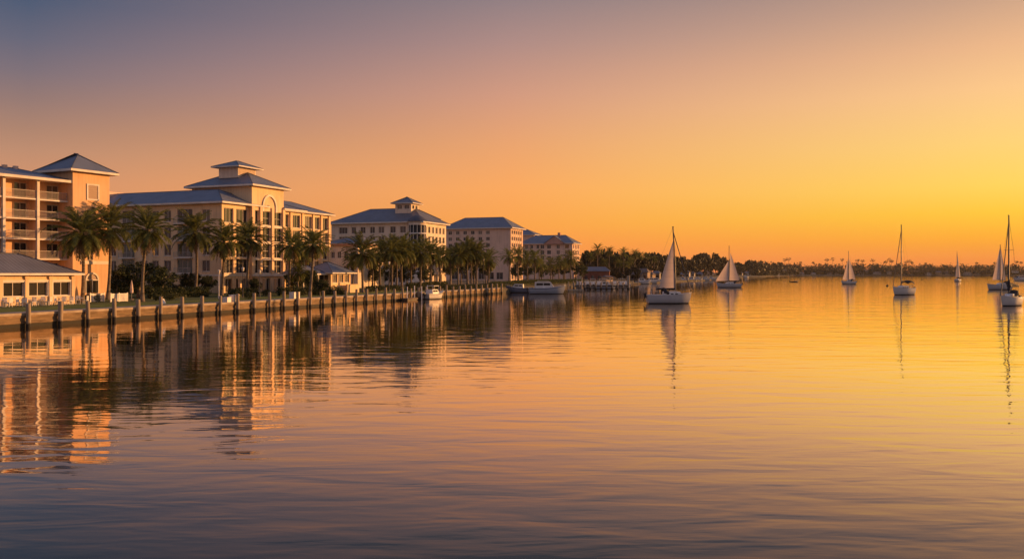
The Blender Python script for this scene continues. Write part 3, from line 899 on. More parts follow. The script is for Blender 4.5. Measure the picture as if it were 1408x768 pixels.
# rounded corner bay on the corner of shaded and lit face
for z0, z1, m_ in ((1.5, 5.2, 'stucco_pale'), (5.2, 5.6, 'trim'), (7.7, 8.0, 'trim'), (10.3, 10.6, 'trim'), (12.9, 13.2, 'trim'), (15.5, 15.8, 'trim'), (17.9, 18.9, 'stucco_pale')):
    t_ = MB(); t_.tube([(.9, 1.8, z0), (.9, 1.8, z1)], 2.55 if m_ == 'trim' else 2.45, 24); t_.build('bay_band', M[m_], b3)
t_ = MB(); t_.tube([(.9, 1.8, 1.6), (.9, 1.8, 18)], 2.3, 24); cbg = t_.build('bay_glazing', M['glass'], b3)
t_ = MB()
for k in range(14):
    w_ = 2 * PI * k / 14; x_, y_ = .9 + 2.36 * math.cos(w_), 1.8 + 2.36 * math.sin(w_); t_.box(x_ - .06, x_ + .06, y_ - .06, y_ + .06, 1.6, 18)
t_.build('bay_mullion', M['trim'], cbg)
t_ = MB(); t_.tube([(.9, 1.8, 18.9), (.9, 1.8, 19.3), (.9, 1.8, 20.0), (.9, 1.8, 20.5), (.9, 1.8, 20.7)], [2.9, 2.6, 1.8, .9, .1], 24); t_.build('bay_roof', M['roof_grey'], b3)
# cupola
shell(b3, 4.6, 9.2, 5.5, 10.4, E3 + 1.6, E3 + 5.5, M['stucco_pale'], front=[(5.2, 6.6, E3 + 3.9, E3 + 5.0), (7.2, 8.6, E3 + 3.9, E3 + 5.0)], side=[(6.1, 7.6, E3 + 3.9, E3 + 5.0), (8.3, 9.8, E3 + 3.9, E3 + 5.0)])
hip(b3, 3.6, 10.2, 4.5, 11.4, E3 + 5.55, 1.9, 'x', mat='roof_grey', fas=.2)
hip(b3, 5.5, 16.2, 1.5, 12, E3 + 1.4, 2.9, 'x', mat='roof_grey', fas=.25, name='upper_roof')

# ------------------------------------------------------------------ fourth hotel: plain block with hip roof
b4 = building('hotel_building', 'plain pinkish six storey hotel block with rows of square windows', 702, 320, 20)
E4 = 21.6
fl4 = [19.3 - i * 2.35 for i in range(5)]
sd = [(8.2 + i * 3.05, 9.7 + i * 3.05, fz, fz + 1.35, {'nx': 2}) for i in range(6) for fz in fl4 if not (i == 0 and fz < 12)]
sd += [(3 + i * 3.6, 5.6 + i * 3.6, 2.6, 5.2) for i in range(6)]
ft = [(1.2 + i * 2.35, 1.2 + i * 2.35 + 1.3, fz, fz + 1.4, {'nx': 2}) for i in range(5) for fz in fl4] + [(1.2 + i * 3.1, 3.6 + i * 3.1, 2.6, 5.4, {'nx': 2}) for i in range(4)]
shell(b4, 0, 13.6, 0, 27, 1.8, E4, M['stucco_pink'], front=ft, side=sd)
hip(b4, -1, 14.6, -1, 28, E4 + .05, 4.3, 'y', in0=6.5, in1=7, mat='roof_blue')
pl = MB()
for x in frange(.3, 13.5, 2.35): pl.box(x, x + .3, -.12, -.003, 1.8, E4 - .4)
pl.build('pilaster_row', M['stucco_cream'], b4)

# ------------------------------------------------------------------ fifth hotel: gabled pediment
b5 = building('hotel_building', 'farthest rose coloured hotel with triangular pediment on its roof', 787, 400, 20)
E5 = 18.6
fl5 = [16.2, 13.6, 11, 8.4]
sd = []
for a_, b_ in ((1.6, 3.6), (6.0, 7.6), (10.3, 12.2), (13.6, 15.4), (16.0, 17.4), (19, 20.4), (21.6, 23.0)):
    for fz in fl5: sd.append((a_, b_, fz, fz + 1.8, {'nx': 2}))
shell(b5, 0, 12.5, 0, 25, 1.8, E5, M['stucco_pink'], front=[(1.2 + i * 2.9, 2.8 + i * 2.9, fz, fz + 1.8, {'nx': 2}) for i in range(4) for fz in fl5], side=sd)
hip(b5, -.9, 13.4, -.9, 26, E5 + .05, 4.0, 'y', in0=6, in1=6, mat='roof_blue')
gb = MB(); y0, y1, zt = 3.6, 13.0, E5 + 3.3
gb.quad([(-1.15, y0, E5 + .1), (-1.15, y1, E5 + .1), (-1.15, (y0 + y1) / 2, zt)]); gb.box(-1.15, 0, y0, y1, E5 - .3, E5 + .1)
gbo = gb.build('pediment', M['stucco_rose'], b5)
gr = MB(); ym = (y0 + y1) / 2
for q in ((y0 - .5, ym), (y1 + .5, ym)):
    pts = [(-1.45, q[0], E5 + .05), (6, q[0], E5 + .05), (6, q[1], zt + .2), (-1.45, q[1], zt + .2)]
    gr.quad(pts, 0, [(0, 0), (7, 0), (7, 4), (0, 4)])
    gr.quad([(-1.45, q[0], E5 - .15), (-1.45, q[0], E5 + .05), (-1.45, q[1], zt + .2), (-1.45, q[1], zt)], 0, [(0.1, 0)] * 4)
gr.build('gable_roof', M['roof_blue'], gbo)
ch = MB(); ch.box(5.4, 6.6, 7.5, 8.7, E5 + 3.4, E5 + 5.2); ch.build('chimney', M['stucco_rose'], b5)
b6 = building('hotel_building', 'blue roof corner of a hotel hidden behind the plain pinkish block', 734, 460, 20)
shell(b6, 0, 12, 0, 18, 1.8, 25.2, M['stucco_pink']); hip(b6, -1, 13, -1, 19, 25.2, 3.2, 'y', mat='roof_blue')

# ------------------------------------------------------------------ plants
def frond(mbg, base, az_, e0, L_, droop, nl, ll, rr, mi=0):
    """arching feather frond: rachis plus two rows of leaflets"""
    pts = []; p = Vector(base); e = e0; st = L_ / 9
    for i in range(10):
        pts.append(p.copy())
        p = p + Vector((math.cos(az_) * math.cos(e), math.sin(az_) * math.cos(e), math.sin(e))) * st
        e -= droop * (0.5 + i * 0.16) / 9
        if e < -1.5: e = -1.5
    side = Vector((-math.sin(az_), math.cos(az_), 0))
    b = len(mbg.v)
    wd = [0.05 * (1 - i / 10) + .008 for i in range(10)]
    for q, w_ in zip(pts, wd): mbg.v += [tuple(q + side * w_), tuple(q - side * w_)]
    for i in range(9):
        mbg.f.append((b + 2 * i, b + 2 * i + 1, b + 2 * i + 3, b + 2 * i + 2)); mbg.mi.append(mi); mbg.uv.append(None); mbg.sm.append(False)
    for k in range(nl):
        t = 0.14 + 0.86 * (k + rr.random() * .6) / nl
        x = t * 9; i = min(8, int(x)); fr = x - i
        q = pts[i].lerp(pts[i + 1], min(1, fr)); tg = (pts[i + 1] - pts[i]).normalized()
        up = side.cross(tg).normalized()
        l_ = ll * (math.sin(PI * min(1, .18 + .8 * t)) ** .7) * rr.uniform(.8, 1.1)
        for sg in (1, -1):
            d = (tg * .9 + side * sg * .75 + up * (.12 + rr.uniform(-.22, .22))).normalized()
            d2 = (d + Vector((0, 0, -.25))).normalized()
            w_ = tg * .05
            m1 = q + d * l_ * .55; tip = m1 + d2 * l_ * .5
            bb = len(mbg.v)
            mbg.v += [tuple(q - w_ * .6), tuple(q + w_ * .6), tuple(m1 + w_), tuple(tip), tuple(m1 - w_)]
            mbg.f.append((bb, bb + 1, bb + 2, bb + 3, bb + 4)); mbg.mi.append(mi); mbg.uv.append(None); mbg.sm.append(False)

def palm_crown(seed, nf=50, nl=28):
    rr = random.Random(seed)
    g_ = MB(); dd = MB()
    for i in range(nf):
        t = i / nf
        e0 = R(82 - 118 * t ** 0.9 + rr.uniform(-9, 9))
        az_ = i * 2.39996 + rr.uniform(-.25, .25)
        L_ = (2.7 + .7 * math.sin(PI * min(1, t + .2))) * rr.uniform(.88, 1.1)
        frond(g_, (math.cos(az_) * .12, math.sin(az_) * .12, -t * .35), az_, e0, L_, R(52 + 34 * rr.random()), nl, .66, rr)
    for i in range(13):
        az_ = i * 2.39996 + rr.uniform(-.3, .3)
        frond(dd, (math.cos(az_) * .16, math.sin(az_) * .16, -.5 - .25 * rr.random()), az_, R(rr.uniform(-55, -20)), rr.uniform(1.8, 2.5), R(70), 12, .45, rr)
    return g_.mesh('crown', M['palm_leaf']), dd.mesh('dead_fronds', M['palm_dead'])
CR = [palm_crown(11 + k) for k in range(5)]
CRF = [palm_crown(31 + k, 46, 16) for k in range(3)]

def palm(px, Y, py_top, r_px, label, group='palms along the hotel waterfront', lean=0.0, base_px=None, far=False, name='palm_tree'):
    gz = ground_z(px if base_px is None else base_px, Y) - .15
    zt = zat(py_top, Y)
    bx = at(base_px if base_px is not None else px, Y); tx = at(px, Y)
    o = thing(name, label, 'palm tree', (bx, Y, gz), 0, group)
    H_ = zt - gz; dx = tx - bx; cv = rnd.uniform(-.25, .25)
    sc = r_px * Y / F / 2.6
    rt = .25 * (0.8 + .2 * sc)
    t_ = MB(); n = 9
    pts = []; rad = []
    for i in range(n):
        t = i / (n - 1)
        pts.append((dx * t ** 1.4 + cv * math.sin(PI * t), .15 * math.sin(PI * t), H_ * t)); rad.append(rt * (1.35 - .5 * min(1, t * 6)) * (1 - .22 * t))
    rad[-1] *= 1.5; rad[-2] *= 1.25
    t_.tube(pts, rad, 8); t_.build('trunk', M['bark'], o)
    k = rnd.randrange(3 if far else 5); cr = (CRF if far else CR)[k]
    rz = rnd.uniform(0, 6.28)
    for me, nm in zip(cr, ('crown', 'dead_fronds')):
        c_ = link(nm, me, o, (dx, 0, H_), rz); c_.scale = (sc, sc, sc * rnd.uniform(.95, 1.08))
    return o

for a_ in ((113, 108, 318, 40, 113, 'full palm in front of the orange hotel tower, beside the restaurant roof'),
           (151, 118, 311, 34, 148, 'palm on the right hand corner of the orange hotel tower'),
           (204, 112, 314, 34, 196, 'leaning palm in front of the dark round tree'),
           (268, 136, 318, 31, 268, 'straight palm before the shaded wall of the cream hotel'),
           (308, 140, 330, 29, 305, 'palm at the corner where the cream hotel turns from shade to sun'),
           (342, 146, 326, 27, 339, 'palm before the left edge of the arched tower block'),
           (399, 148, 336, 25, 397, 'palm before the right wing of the cream hotel, left of a close pair'),
           (431, 136, 334, 25, 426, 'palm before the end of the cream hotel, left of the bar roof'),
           (414, 152, 345, 21, 411, 'smaller palm between two larger ones at the cream hotel right wing'),
           (410, 146, 374, 13, 411, 'short young palm with low crown beside the bar porch'),
           (497, 164, 345, 26, 499, 'big palm standing right of the waterside bar')):
    palm(a_[0], a_[1], a_[2], a_[3], a_[5], base_px=a_[4])
grove1 = [(523, 185, 346, 20), (538, 176, 344, 23), (553, 180, 342, 23), (566, 190, 352, 18), (577, 186, 345, 23), (592, 198, 347, 21), (604, 200, 353, 16), (512, 196, 356, 16), (545, 205, 352, 17), (484, 190, 358, 14)]
for i, q in enumerate(sorted(grove1)): palm(*q, 'palm in the dense grove before the grey cupola hotel, %s from its left' % nth(i + 1), 'palm grove before the cupola hotel')
grove2 = [(619, 230, 352, 17), (630, 222, 350, 17), (643, 226, 344, 20), (655, 228, 346, 19), (671, 232, 356, 16), (648, 240, 352, 14)]
for i, q in enumerate(sorted(grove2)): palm(*q, 'palm in the grove before the plain pinkish block, %s from its left' % nth(i + 1), 'palm grove before the plain block')
grove3 = [(700, 262, 352, 13), (713, 268, 350, 15), (724, 272, 355, 14), (735, 280, 354, 15), (742, 290, 362, 12), (757, 330, 362, 11), (769, 340, 360, 11), (785, 345, 354, 14), (777, 352, 362, 10)]
for i, q in enumerate(sorted(grove3)): palm(*q, 'palm in the far grove before the rose hotel, %s from its left' % nth(i + 1), 'palm grove before the rose hotel', far=True)
marina = [(812, 430, 352, 8), (822, 420, 342, 9), (838, 430, 345, 8), (846, 445, 356, 7), (857, 440, 347, 8.5), (866, 440, 358, 7), (873, 450, 349, 8), (880, 460, 351, 7), (887, 470, 353, 7),
          (900, 490, 356, 5.5), (852, 420, 362, 7), (831, 415, 360, 7), (862, 420, 364, 6)]
for i, q in enumerate(sorted(marina)): palm(*q, 'slim dark palm behind the marina docks, %s from the left' % nth(i + 1), 'palms behind the marina', far=True)

def leaf_cloud(m_, cx, cy, cz_, rx, ry, rz_, n, ls, rr, mi=0):
    for _ in range(n):
        while True:
            q = Vector((rr.uniform(-1, 1), rr.uniform(-1, 1), rr.uniform(-1, 1)))
            if .25 < q.length < 1: break
        p = Vector((cx + q.x * rx, cy + q.y * ry, cz_ + q.z * rz_))
        a = Vector((rr.uniform(-1, 1), rr.uniform(-1, 1), rr.uniform(-.6, .6))).normalized()
        b_ = a.cross(Vector((rr.uniform(-1, 1), rr.uniform(-1, 1), rr.uniform(-1, 1)))).normalized()
        s_ = ls * rr.uniform(.6, 1.3)
        m_.quad([p - a * s_, p + b_ * s_ * .55, p + a * s_, p - b_ * s_ * .55], mi)

def tree_meshes(seed, leafmat, ncl=34, nper=70, ls=.24, shape=(3.2, 3.2, 2.2)):
    """unit broadleaf tree: 6 m tall, 3.2 m crown radius"""
    rr = random.Random(seed)
    t_ = MB(); c_ = MB()
    t_.tube([(0, 0, -.3), (.05, .02, 1.0), (.1, .05, 2.2), (.05, 0, 3.6)], [.26, .2, .16, .08], 8)
    for i in range(6):
        w_ = i * 1.05 + rr.uniform(-.3, .3); e = Vector((math.cos(w_) * rr.uniform(1.2, 2), math.sin(w_) * rr.uniform(1.2, 2), rr.uniform(3, 4.6)))
        t_.tube([(.08, .04, 1.6 + .2 * i), e * .55 + Vector((0, 0, 1.1)), e], [.1, .07, .03], 6)
    for _ in range(ncl):
        while True:
            q = Vector((rr.uniform(-1, 1), rr.uniform(-1, 1), rr.uniform(-1, 1)))
            if q.length < 1 and (q.length > .45 or rr.random() < .3): break
        k = rr.uniform(.5, 1.0)
        leaf_cloud(c_, q.x * shape[0] * .82, q.y * shape[1] * .82, 3.7 + q.z * shape[2] * .85, k * 1.0, k * 1.0, k * .75, nper, ls, rr)
    return t_.mesh('trunk', M['bark']), c_.mesh('crown', leafmat)

TR = [tree_meshes(101 + k, M['leaf_dark'], 46, 95, .17) for k in range(2)]
TRM = [tree_meshes(121 + k, M['leaf_mid'], 36, 60, .22) for k in range(3)]
TRF = [tree_meshes(141 + k, M['leaf_far'], 22, 34, .42, (3.0, 3.0, 2.5)) for k in range(4)]

def tree(px, Y, py_top, r_px, label, group=None, kinds=TRM, gz=None, name='tree'):
    gz = ground_z(px, Y) if gz is None else gz
    o = thing(name, label, 'tree', pos(px, Y, gz - .1), rnd.uniform(0, 6.28), group)
    H_ = zat(py_top, Y) - gz; rw = r_px * Y / F
    k = rnd.choice(kinds)
    for me, nm in zip(k, ('trunk', 'crown')):
        c_ = link(nm, me, o); c_.scale = (rw / 3.2, rw / 3.2, H_ / 5.9)
    return o

tree(190, 125, 356, 40, 'wide dark round tree on the lawn behind the leaning palm', None, TR, 1.4)
tree(222, 134, 362, 26, 'smaller dark tree right of the wide round tree', None, TR, 1.4)
tree(160, 132, 366, 20, 'dark tree squeezed between the orange tower and the round tree', None, TR, 1.4)
tree(262, 146, 372, 17, 'dark shrubby tree at the foot of the shaded hotel wall', None, TR, 1.4)
tree(287, 148, 376, 14, 'small dark tree near the sunlit corner of the cream hotel', None, TR, 1.4)
tree(352, 146, 380, 11, 'little tree before the arched tower block ground floor', None, TR, 1.4)
tree(405, 150, 374, 16, 'leafy tree behind the short young palm', None, TRM, 1.4)
tree(425, 152, 368, 15, 'dark leafy tree left of the bar porch', None, TR, 1.4)
tree(440, 141, 381, 15, 'round bush tree before the bar porch', None, TR, 1.3)
for i, q in enumerate([(515, 205, 362, 14), (535, 212, 360, 16), (560, 214, 362, 15), (585, 214, 364, 14), (612, 250, 348, 14), (620, 246, 350, 15), (634, 252, 346, 15), (652, 255, 348, 16), (668, 258, 352, 14),
                        (712, 288, 362, 12), (726, 296, 360, 13), (745, 300, 362, 13), (760, 350, 362, 13), (775, 360, 358, 14), (792, 365, 356, 13), (800, 360, 364, 10)]):
    tree(*q, 'leafy tree among the palms before the hotels, %s from the bar' % nth(i + 1), 'trees among the hotel palms', TRM)

# hedges and shrubs: clipped or loose, leafy
def hedge(label, px0, Y0, px1, Y1, h, wd, mat='leaf_dark', name='hedge', gz=None):
    a, b_ = pos(px0, Y0), pos(px1, Y1)
    L_ = (b_ - a).length
    gz = ground_z((px0 + px1) / 2, (Y0 + Y1) / 2) if gz is None else gz
    rr = random.Random(int(px0 * 7 + px1))
    m_ = MB()
    n = max(4, int(L_ / .5))
    for i in range(n + 1):
        leaf_cloud(m_, L_ * i / n, 0, h * .5 + rr.uniform(-.06, .1) * h, .55, wd, h * .55, int(150 * h) + 20, .12, rr)
    m_.box(.0, L_, -wd * .35, wd * .35, 0, h * .6)
    d = b_ - a
    o = m_.build(name, M[mat], None, (a.x, a.y, gz - .05), math.atan2(d.y, d.x))
    return tag(o, label, 'hedge')
hedge('long low clipped hedge under the dark trees, from leaning palm to cream hotel', 206, 122, 285, 134, 1.5, .7)
hedge('dark hedge along the sunlit ground floor of the arched tower block', 318, 132, 352, 140, 1.3, .8)
hedge('hedge behind the dark round tree at the shaded wall', 156, 138, 250, 146, 1.6, .8)
hedge('rounded hedge in front of the bar terrace', 432, 146, 468, 148, 1.5, .8, 'leaf_mid')
hedge('low hedge right of the bar terrace towards the grove', 505, 168, 548, 178, 1.2, .8)
hedge('hedge at the foot of the cupola hotel before its sunlit front', 562, 182, 612, 205, 1.7, 1.0, 'leaf_mid')
hedge('bright green hedge along the wall before the plain block', 606, 186, 672, 214, 1.1, 1.1, 'leaf_mid')
hedge('hedge behind the moored cruisers at the end of the wall', 676, 222, 705, 250, 1.4, 1.2, 'leaf_mid', gz=1.3)
hedge('hedge behind the marina at the foot of the rose hotel', 706, 262, 800, 330, 1.5, 1.4, 'leaf_mid', gz=1.3)
hedge('dark hedge between the bar and the arched tower block', 384, 140, 430, 146, 1.4, .8)
for i, (px, Y, h, r_) in enumerate([(131, 110, 1.3, .7), (118, 109, 1.0, .6), (214, 116, .9, .7), (233, 118, .9, .8), (345, 124, 1.2, 1.1), (366, 138, 1.2, .7), (470, 146, 1.0, .7)]):
    m_ = MB(); rr = random.Random(300 + i)
    for k in range(7): leaf_cloud(m_, rr.uniform(-.5, .5) * r_, rr.uniform(-.5, .5) * r_, h * rr.uniform(.35, .65), r_ * .6, r_ * .6, h * .4, 90, .09, rr)
    m_.tube([(0, 0, -.2), (0, 0, h * .5)], .06, 6)
    o = m_.build('shrub', M['leaf_mid'], None, pos(px, Y, ground_z(px, Y) - .02))
    tag(o, 'small round shrub on the lawn behind the seawall, %s from the left' % nth(i + 1), 'shrub', 'shrubs on the hotel lawn')

# ------------------------------------------------------------------ far shore: row of trees, then the far wood
ts = []
for i in range(74):
    px = 806 + (1075 - 806) * (i + rnd.uniform(-.3, .3)) / 74
    Yc = 420 + max(0, px - 880) ** 1.25 * 1.35
    top = 349 + (px - 806) * .055 + rnd.uniform(-4, 5) + (3 if px > 1010 else 0)
    if 955 < px < 985: top -= 3
    ts.append((px, Yc + rnd.uniform(25, 70), top - 4, rnd.uniform(9, 13) * (1 - .45 * (px - 806) / 270)))
for i, q in enumerate(sorted(ts)):
    tree(*q, 'dark shoreline tree beyond the marina, %s from the rose hotel' % nth(i + 1), 'trees along the shore beyond the marina', TRF, 1.6)
low = []
for i in range(80):
    px = 802 + (1070 - 802) * (i + rnd.uniform(-.3, .3)) / 80
    Yc = 405 + max(0, px - 880) ** 1.25 * 1.35
    low.append((px, Yc + rnd.uniform(2, 26), 368 + (px - 806) * .018 + rnd.uniform(-6, 8), rnd.uniform(4, 7) * (1 - .35 * (px - 806) / 270)))
for i, q in enumerate(sorted(low)):
    tree(*q, 'low bushy tree between the shore houses, %s from the rose hotel' % nth(i + 1), 'low trees between the shore houses', TRF, 1.4)

m_ = MB(); rr = random.Random(5)
def wood_clump(x, y, h, n=46, rx=None):
    rx = rx or rr.uniform(4, 8)
    leaf_cloud(m_, x, y, 2 + h * .5, rx, rx * .8, h * .52, n, 1.7, rr)
for i in range(1100):
    t = rr.random()
    px = 1030 + t * (1700 - 1030)
    Y = 1112 + max(0, min(1, (px - 1040) / 70)) * 415 + (rr.uniform(0, 170) if i % 3 else rr.uniform(0, 14))
    wood_clump(at(px, Y), Y, (rr.uniform(14, 20.5) if i % 3 else rr.uniform(4, 9)) + (1.5 if 1125 < px < 1250 else 0))
o = m_.build('far_wood', M['leaf_far']); o['kind'] = 'stuff'; tag(o, 'low dark wood covering the far shore behind the sailboats', 'wood')
fp = [(1052, 363, 2.6), (1079, 357, 3.2), (1084.5, 356, 3.4), (1101, 361, 2.4), (1118, 361, 2.2), (1137, 357, 3.6), (1145, 356, 4.0), (1158, 357, 3.0), (1166, 360, 2.5), (1179, 358, 3.4), (1186, 358.5, 3.2),
      (1200, 358, 3.8), (1218, 360, 2.6), (1223, 357, 4.2), (1226, 359, 3.0), (1246, 360, 3.0), (1250, 359, 3.6), (1254, 361, 2.6), (1273, 362, 2.2), (1343, 361.5, 2.2), (1368, 361.5, 2.4), (1398, 360, 2.4), (1404, 361, 2.4)]
for i, (px, py, r_) in enumerate(fp):
    Y = 1560 + rr.uniform(-30, 60)
    o = thing('palm_tree', 'tufted tree silhouette above the far wood, %s from the left' % nth(i + 1), 'tree', pos(px, Y, 3), 0, 'tufted trees above the far wood')
    H_ = zat(py, Y) - 3
    t_ = MB(); t_.tube([(0, 0, 0), (.3, 0, H_ * .5), (0, 0, H_)], [.4, .3, .26], 6); t_.build('trunk', M['bark'], o)
    c_ = MB(); leaf_cloud(c_, 0, 0, H_, r_ * 1.3, r_ * 1.3, r_ * .85, 60, .9, rr); c_.build('crown', M['leaf_far'], o)

# ------------------------------------------------------------------ boats
def hull(L_, B_, fb, sheer=.2, mat='hull_white', transom=.66, raked=.5):
    """lofted hull along local x, bow at +x, waterline at z = 0"""
    m_ = MB(); rings = []
    n = 15
    deck = []
    for i in range(n):
        t = i / (n - 1)
        b_ = B_ / 2 * (transom + (1 - transom) * math.sin(PI * min(1, t / .55) / 2)) if t < .45 else B_ / 2 * max(.012, 1 - ((t - .45) / .55) ** 2.2)
        zt = fb * (1 + sheer * ((t - .35) / .65) ** 2 * (1.6 if t > .35 else .5))
        x = -L_ / 2 + L_ * t
        rk = raked * max(0, t - .6) / .4
        kd = -.45 * math.sin(PI * min(1, .15 + t * .85))
        tr_ = .55 * max(0, .12 - t) / .12 * (raked > .4) * .6
        half = [(x, b_, zt), (x - rk * .3 + tr_ * .4, b_ * .97, zt * .55), (x - rk * .85 + tr_, b_ * .84, .12), (x - rk * 1.2 + tr_ * 1.3, b_ * .66, -.08), (x - rk * 1.5 + tr_ * 1.5, b_ * .3, kd)]
        ring = half + [(p[0], -p[1], p[2]) for p in reversed(half)]
        rings.append(ring); deck.append(((x, b_, zt), (x, 0, zt + .06), (x, -b_, zt)))
    m_.loft(rings)
    m_.quad(rings[0])
    m_.loft([list(d) for d in deck])
    # toe rail
    for sgn in (0, 2): m_.tube([(p[sgn][0], p[sgn][1], p[sgn][2] + .03) for p in deck], .035, 5)
    return m_, deck

def sail_mesh(pts, bow=.35, n=9, battens=True):
    """triangular sail between tack, clew, head with a belly; luff = tack..head"""
    T, K, H_ = [Vector(p) for p in pts]
    m_ = MB(); rings = []
    for i in range(n + 1):
        v_ = i / n
        a = T.lerp(H_, v_); b_ = K.lerp(H_, v_)
        wid = (b_ - a).length
        ring = []
        for j in range(9):
            u_ = j / 8
            p = a.lerp(b_, u_)
            roach = (.05 * wid * math.sin(PI * v_) + .3 * v_ * (1 - v_)) * u_
            ring.append(p + Vector((math.copysign(roach, (K - T).x), bow * wid * .22 * math.sin(PI * u_), 0)))
        rings.append(ring)
    m_.loft(rings)
    return m_

def sailboat(label, px, Y, heading, L_, B_, fb, mast_h, mast_x, main=None, jib=None, boom=None, bimini=False, furled=False, hullmat='hull_white', forestay=True, motor=True, lean=0.0, cat='sailboat', dodger=True):
    """mast_x: place of the mast along the hull; main / jib: three corner points in the x-z plane"""
    o = thing('sailboat', label, cat, pos(px, Y, 0), heading, 'sailboats on the bay')
    hm, deck = hull(L_, B_, fb, mat=hullmat)
    hm.build('hull', M[hullmat], o)
    # cabin trunk
    cb = MB(); c0, c1 = mast_x - L_ * .26, mast_x + L_ * .16
    zt = fb + .58
    rings = []
    for x, w_, z in ((c0, .30, fb - .02), (c0 + .02, .30, zt), (mast_x, .30, zt + .04), (c1 - .5, .22, zt - .05), (c1, .14, fb + .02)):
        w_ *= B_; rings.append([(x, w_ * 1.12, fb - .05), (x, w_, z), (x, w_ * .5, z + .05), (x, -w_ * .5, z + .05), (x, -w_, z), (x, -w_ * 1.12, fb - .05)])
    cb.loft(rings, 0, False, False); cb.quad(rings[0]); cb.quad(rings[-1])
    cbo = cb.build('cabin', M['white_paint'], o)
    for sg in (1, -1):
        cw_ = MB()
        for k in range(3):
            x = c0 + .35 + k * (c1 - c0 - 1.0) / 3
            y_ = sg * B_ * .315
            cw_.box(x, x + .45, min(y_, y_ + sg * .03), max(y_, y_ + sg * .03), fb + .12, fb + .3)
        cw_.build('cabin_window', M['black_plastic'], cbo)
    mt = MB(); mt.tube([(mast_x + .05, 0, fb), (mast_x, 0, mast_h * .5), (mast_x - lean, 0, mast_h)], [.13, .12, .09], 8)
    mt.box(mast_x - lean - .12, mast_x - lean + .12, -.1, .1, mast_h, mast_h + .1)
    mto = mt.build('mast', M['spar'], o)
    sp_ = MB(); zs = mast_h * .62
    sp_.tube([(mast_x, -.75, zs), (mast_x, .75, zs)], .025, 6); sp_.build('spreader', M['spar'], mto)
    rg = MB()
    if forestay: rg.tube([(L_ / 2 - .05, 0, fb * 1.25), (mast_x - lean * .8, 0, mast_h * .93)], .07, 5)
    rg.tube([(-L_ / 2 + .1, 0, fb), (mast_x - lean, 0, mast_h)], .012, 4)
    for sg in (1, -1): rg.tube([(mast_x - .1, sg * B_ * .46, fb), (mast_x, sg * .75, zs), (mast_x - lean, 0, mast_h * .95)], .012, 4)
    rg.build('rigging', M['rigging'], o)
    if boom:
        bz, bl = boom
        bm_ = MB(); bm_.tube([(mast_x, 0, bz), (mast_x - bl, 0, bz - .02)], .075, 8); bm_.tube([(mast_x - .02, 0, bz + .12), (mast_x - bl * .95, 0, bz + .1)], .09, 8)
        bmo = bm_.build('boom', M['dark_canvas'], o)
        if furled:
            fu = MB(); fu.tube([(mast_x, 0, bz + .1), (mast_x - bl * .2, 0, bz + .28), (mast_x - bl * .6, 0, bz + .25), (mast_x - bl, 0, bz + .1)], [.34, .26, .2, .1], 10)
            fu.tube([(mast_x, 0, bz - .6), (mast_x, 0, bz + .5), (mast_x, 0, bz + 1.3)], [.2, .24, .09], 8); fu.build('sail_cover', M['dark_canvas'], o)
    if main: sail_mesh([(p_[0], 0, p_[1]) for p_ in main], .5).build('main_sail', M['sail'], o)
    if jib: sail_mesh([(p_[0], 0, p_[1]) for p_ in jib], .6).build('jib', M['sail'], o)
    # pulpit and stern rail
    rl = MB()
    for t in (0, 1, 2):
        d = deck[t * 2]
        for k in (0, 2): rl.tube([d[k], (d[k][0], d[k][1], d[k][2] + .6)], .018, 5)
    for k in (0, 2): rl.tube([(deck[i][k][0], deck[i][k][1], deck[i][k][2] + .6) for i in (0, 2, 4)], .018, 5)
    rl.tube([(deck[0][0][0], deck[0][0][1], deck[0][0][2] + .6), (deck[0][2][0], deck[0][2][1], deck[0][2][2] + .6)], .018, 5)
    rl.build('stern_rail', M['rail'], o)
    rl = MB(); d = deck[12]; e = deck[14]
    rl.tube([d[0], (d[0][0], d[0][1], d[0][2] + .55), (e[1][0], 0, e[1][2] + .5), (d[2][0], d[2][1], d[2][2] + .55), d[2]], .018, 5)
    rl.build('bow_rail', M['rail'], o)
    if dodger:
        dg = MB(); rings = []
        for k in range(6):
            t = k / 5; x = c0 - .1 + .95 * t; z = zt + .62 * math.cos(PI / 2 * t ** 1.5)
            rings.append([(x, B_ * .36, fb + .3), (x, B_ * .30, z - .1), (x, 0, z + .05), (x, -B_ * .30, z - .1), (x, -B_ * .36, fb + .3)])
        dg.loft(rings); dg.build('sprayhood', M['dark_canvas'], o)
    if motor:
        mo = MB(); x = -L_ / 2 - .16
        mo.box(x - .18, x + .18, -.16, .16, fb * .9, fb * .9 + .5); mo.tube([(x, 0, fb * .9), (x - .15, 0, fb * .5), (x - .25, 0, fb * .35)], .08, 6); mo.box(x + .1, x + .35, -.12, .12, fb * .7, fb * .95)
        mo.build('outboard_motor', M['black_plastic'], o)
    ck = MB(); ck.box(-L_ / 2 + .35, c0 - .1, -B_ * .33, B_ * .33, fb + .0, fb + .12); ck.tube([(-L_ / 2 + .9, 0, fb), (-L_ / 2 + .9, 0, fb + .8)], .04, 6)
    cko = ck.build('cockpit_coaming', M['white_paint'], o)
    wh = MB(); wh.tube([(-L_ / 2 + .85 + .0, .36 * math.cos(k * PI / 6), fb + .8 + .36 * math.sin(k * PI / 6)) for k in range(13)], .02, 5); wh.build('steering_wheel', M['rail'], cko)
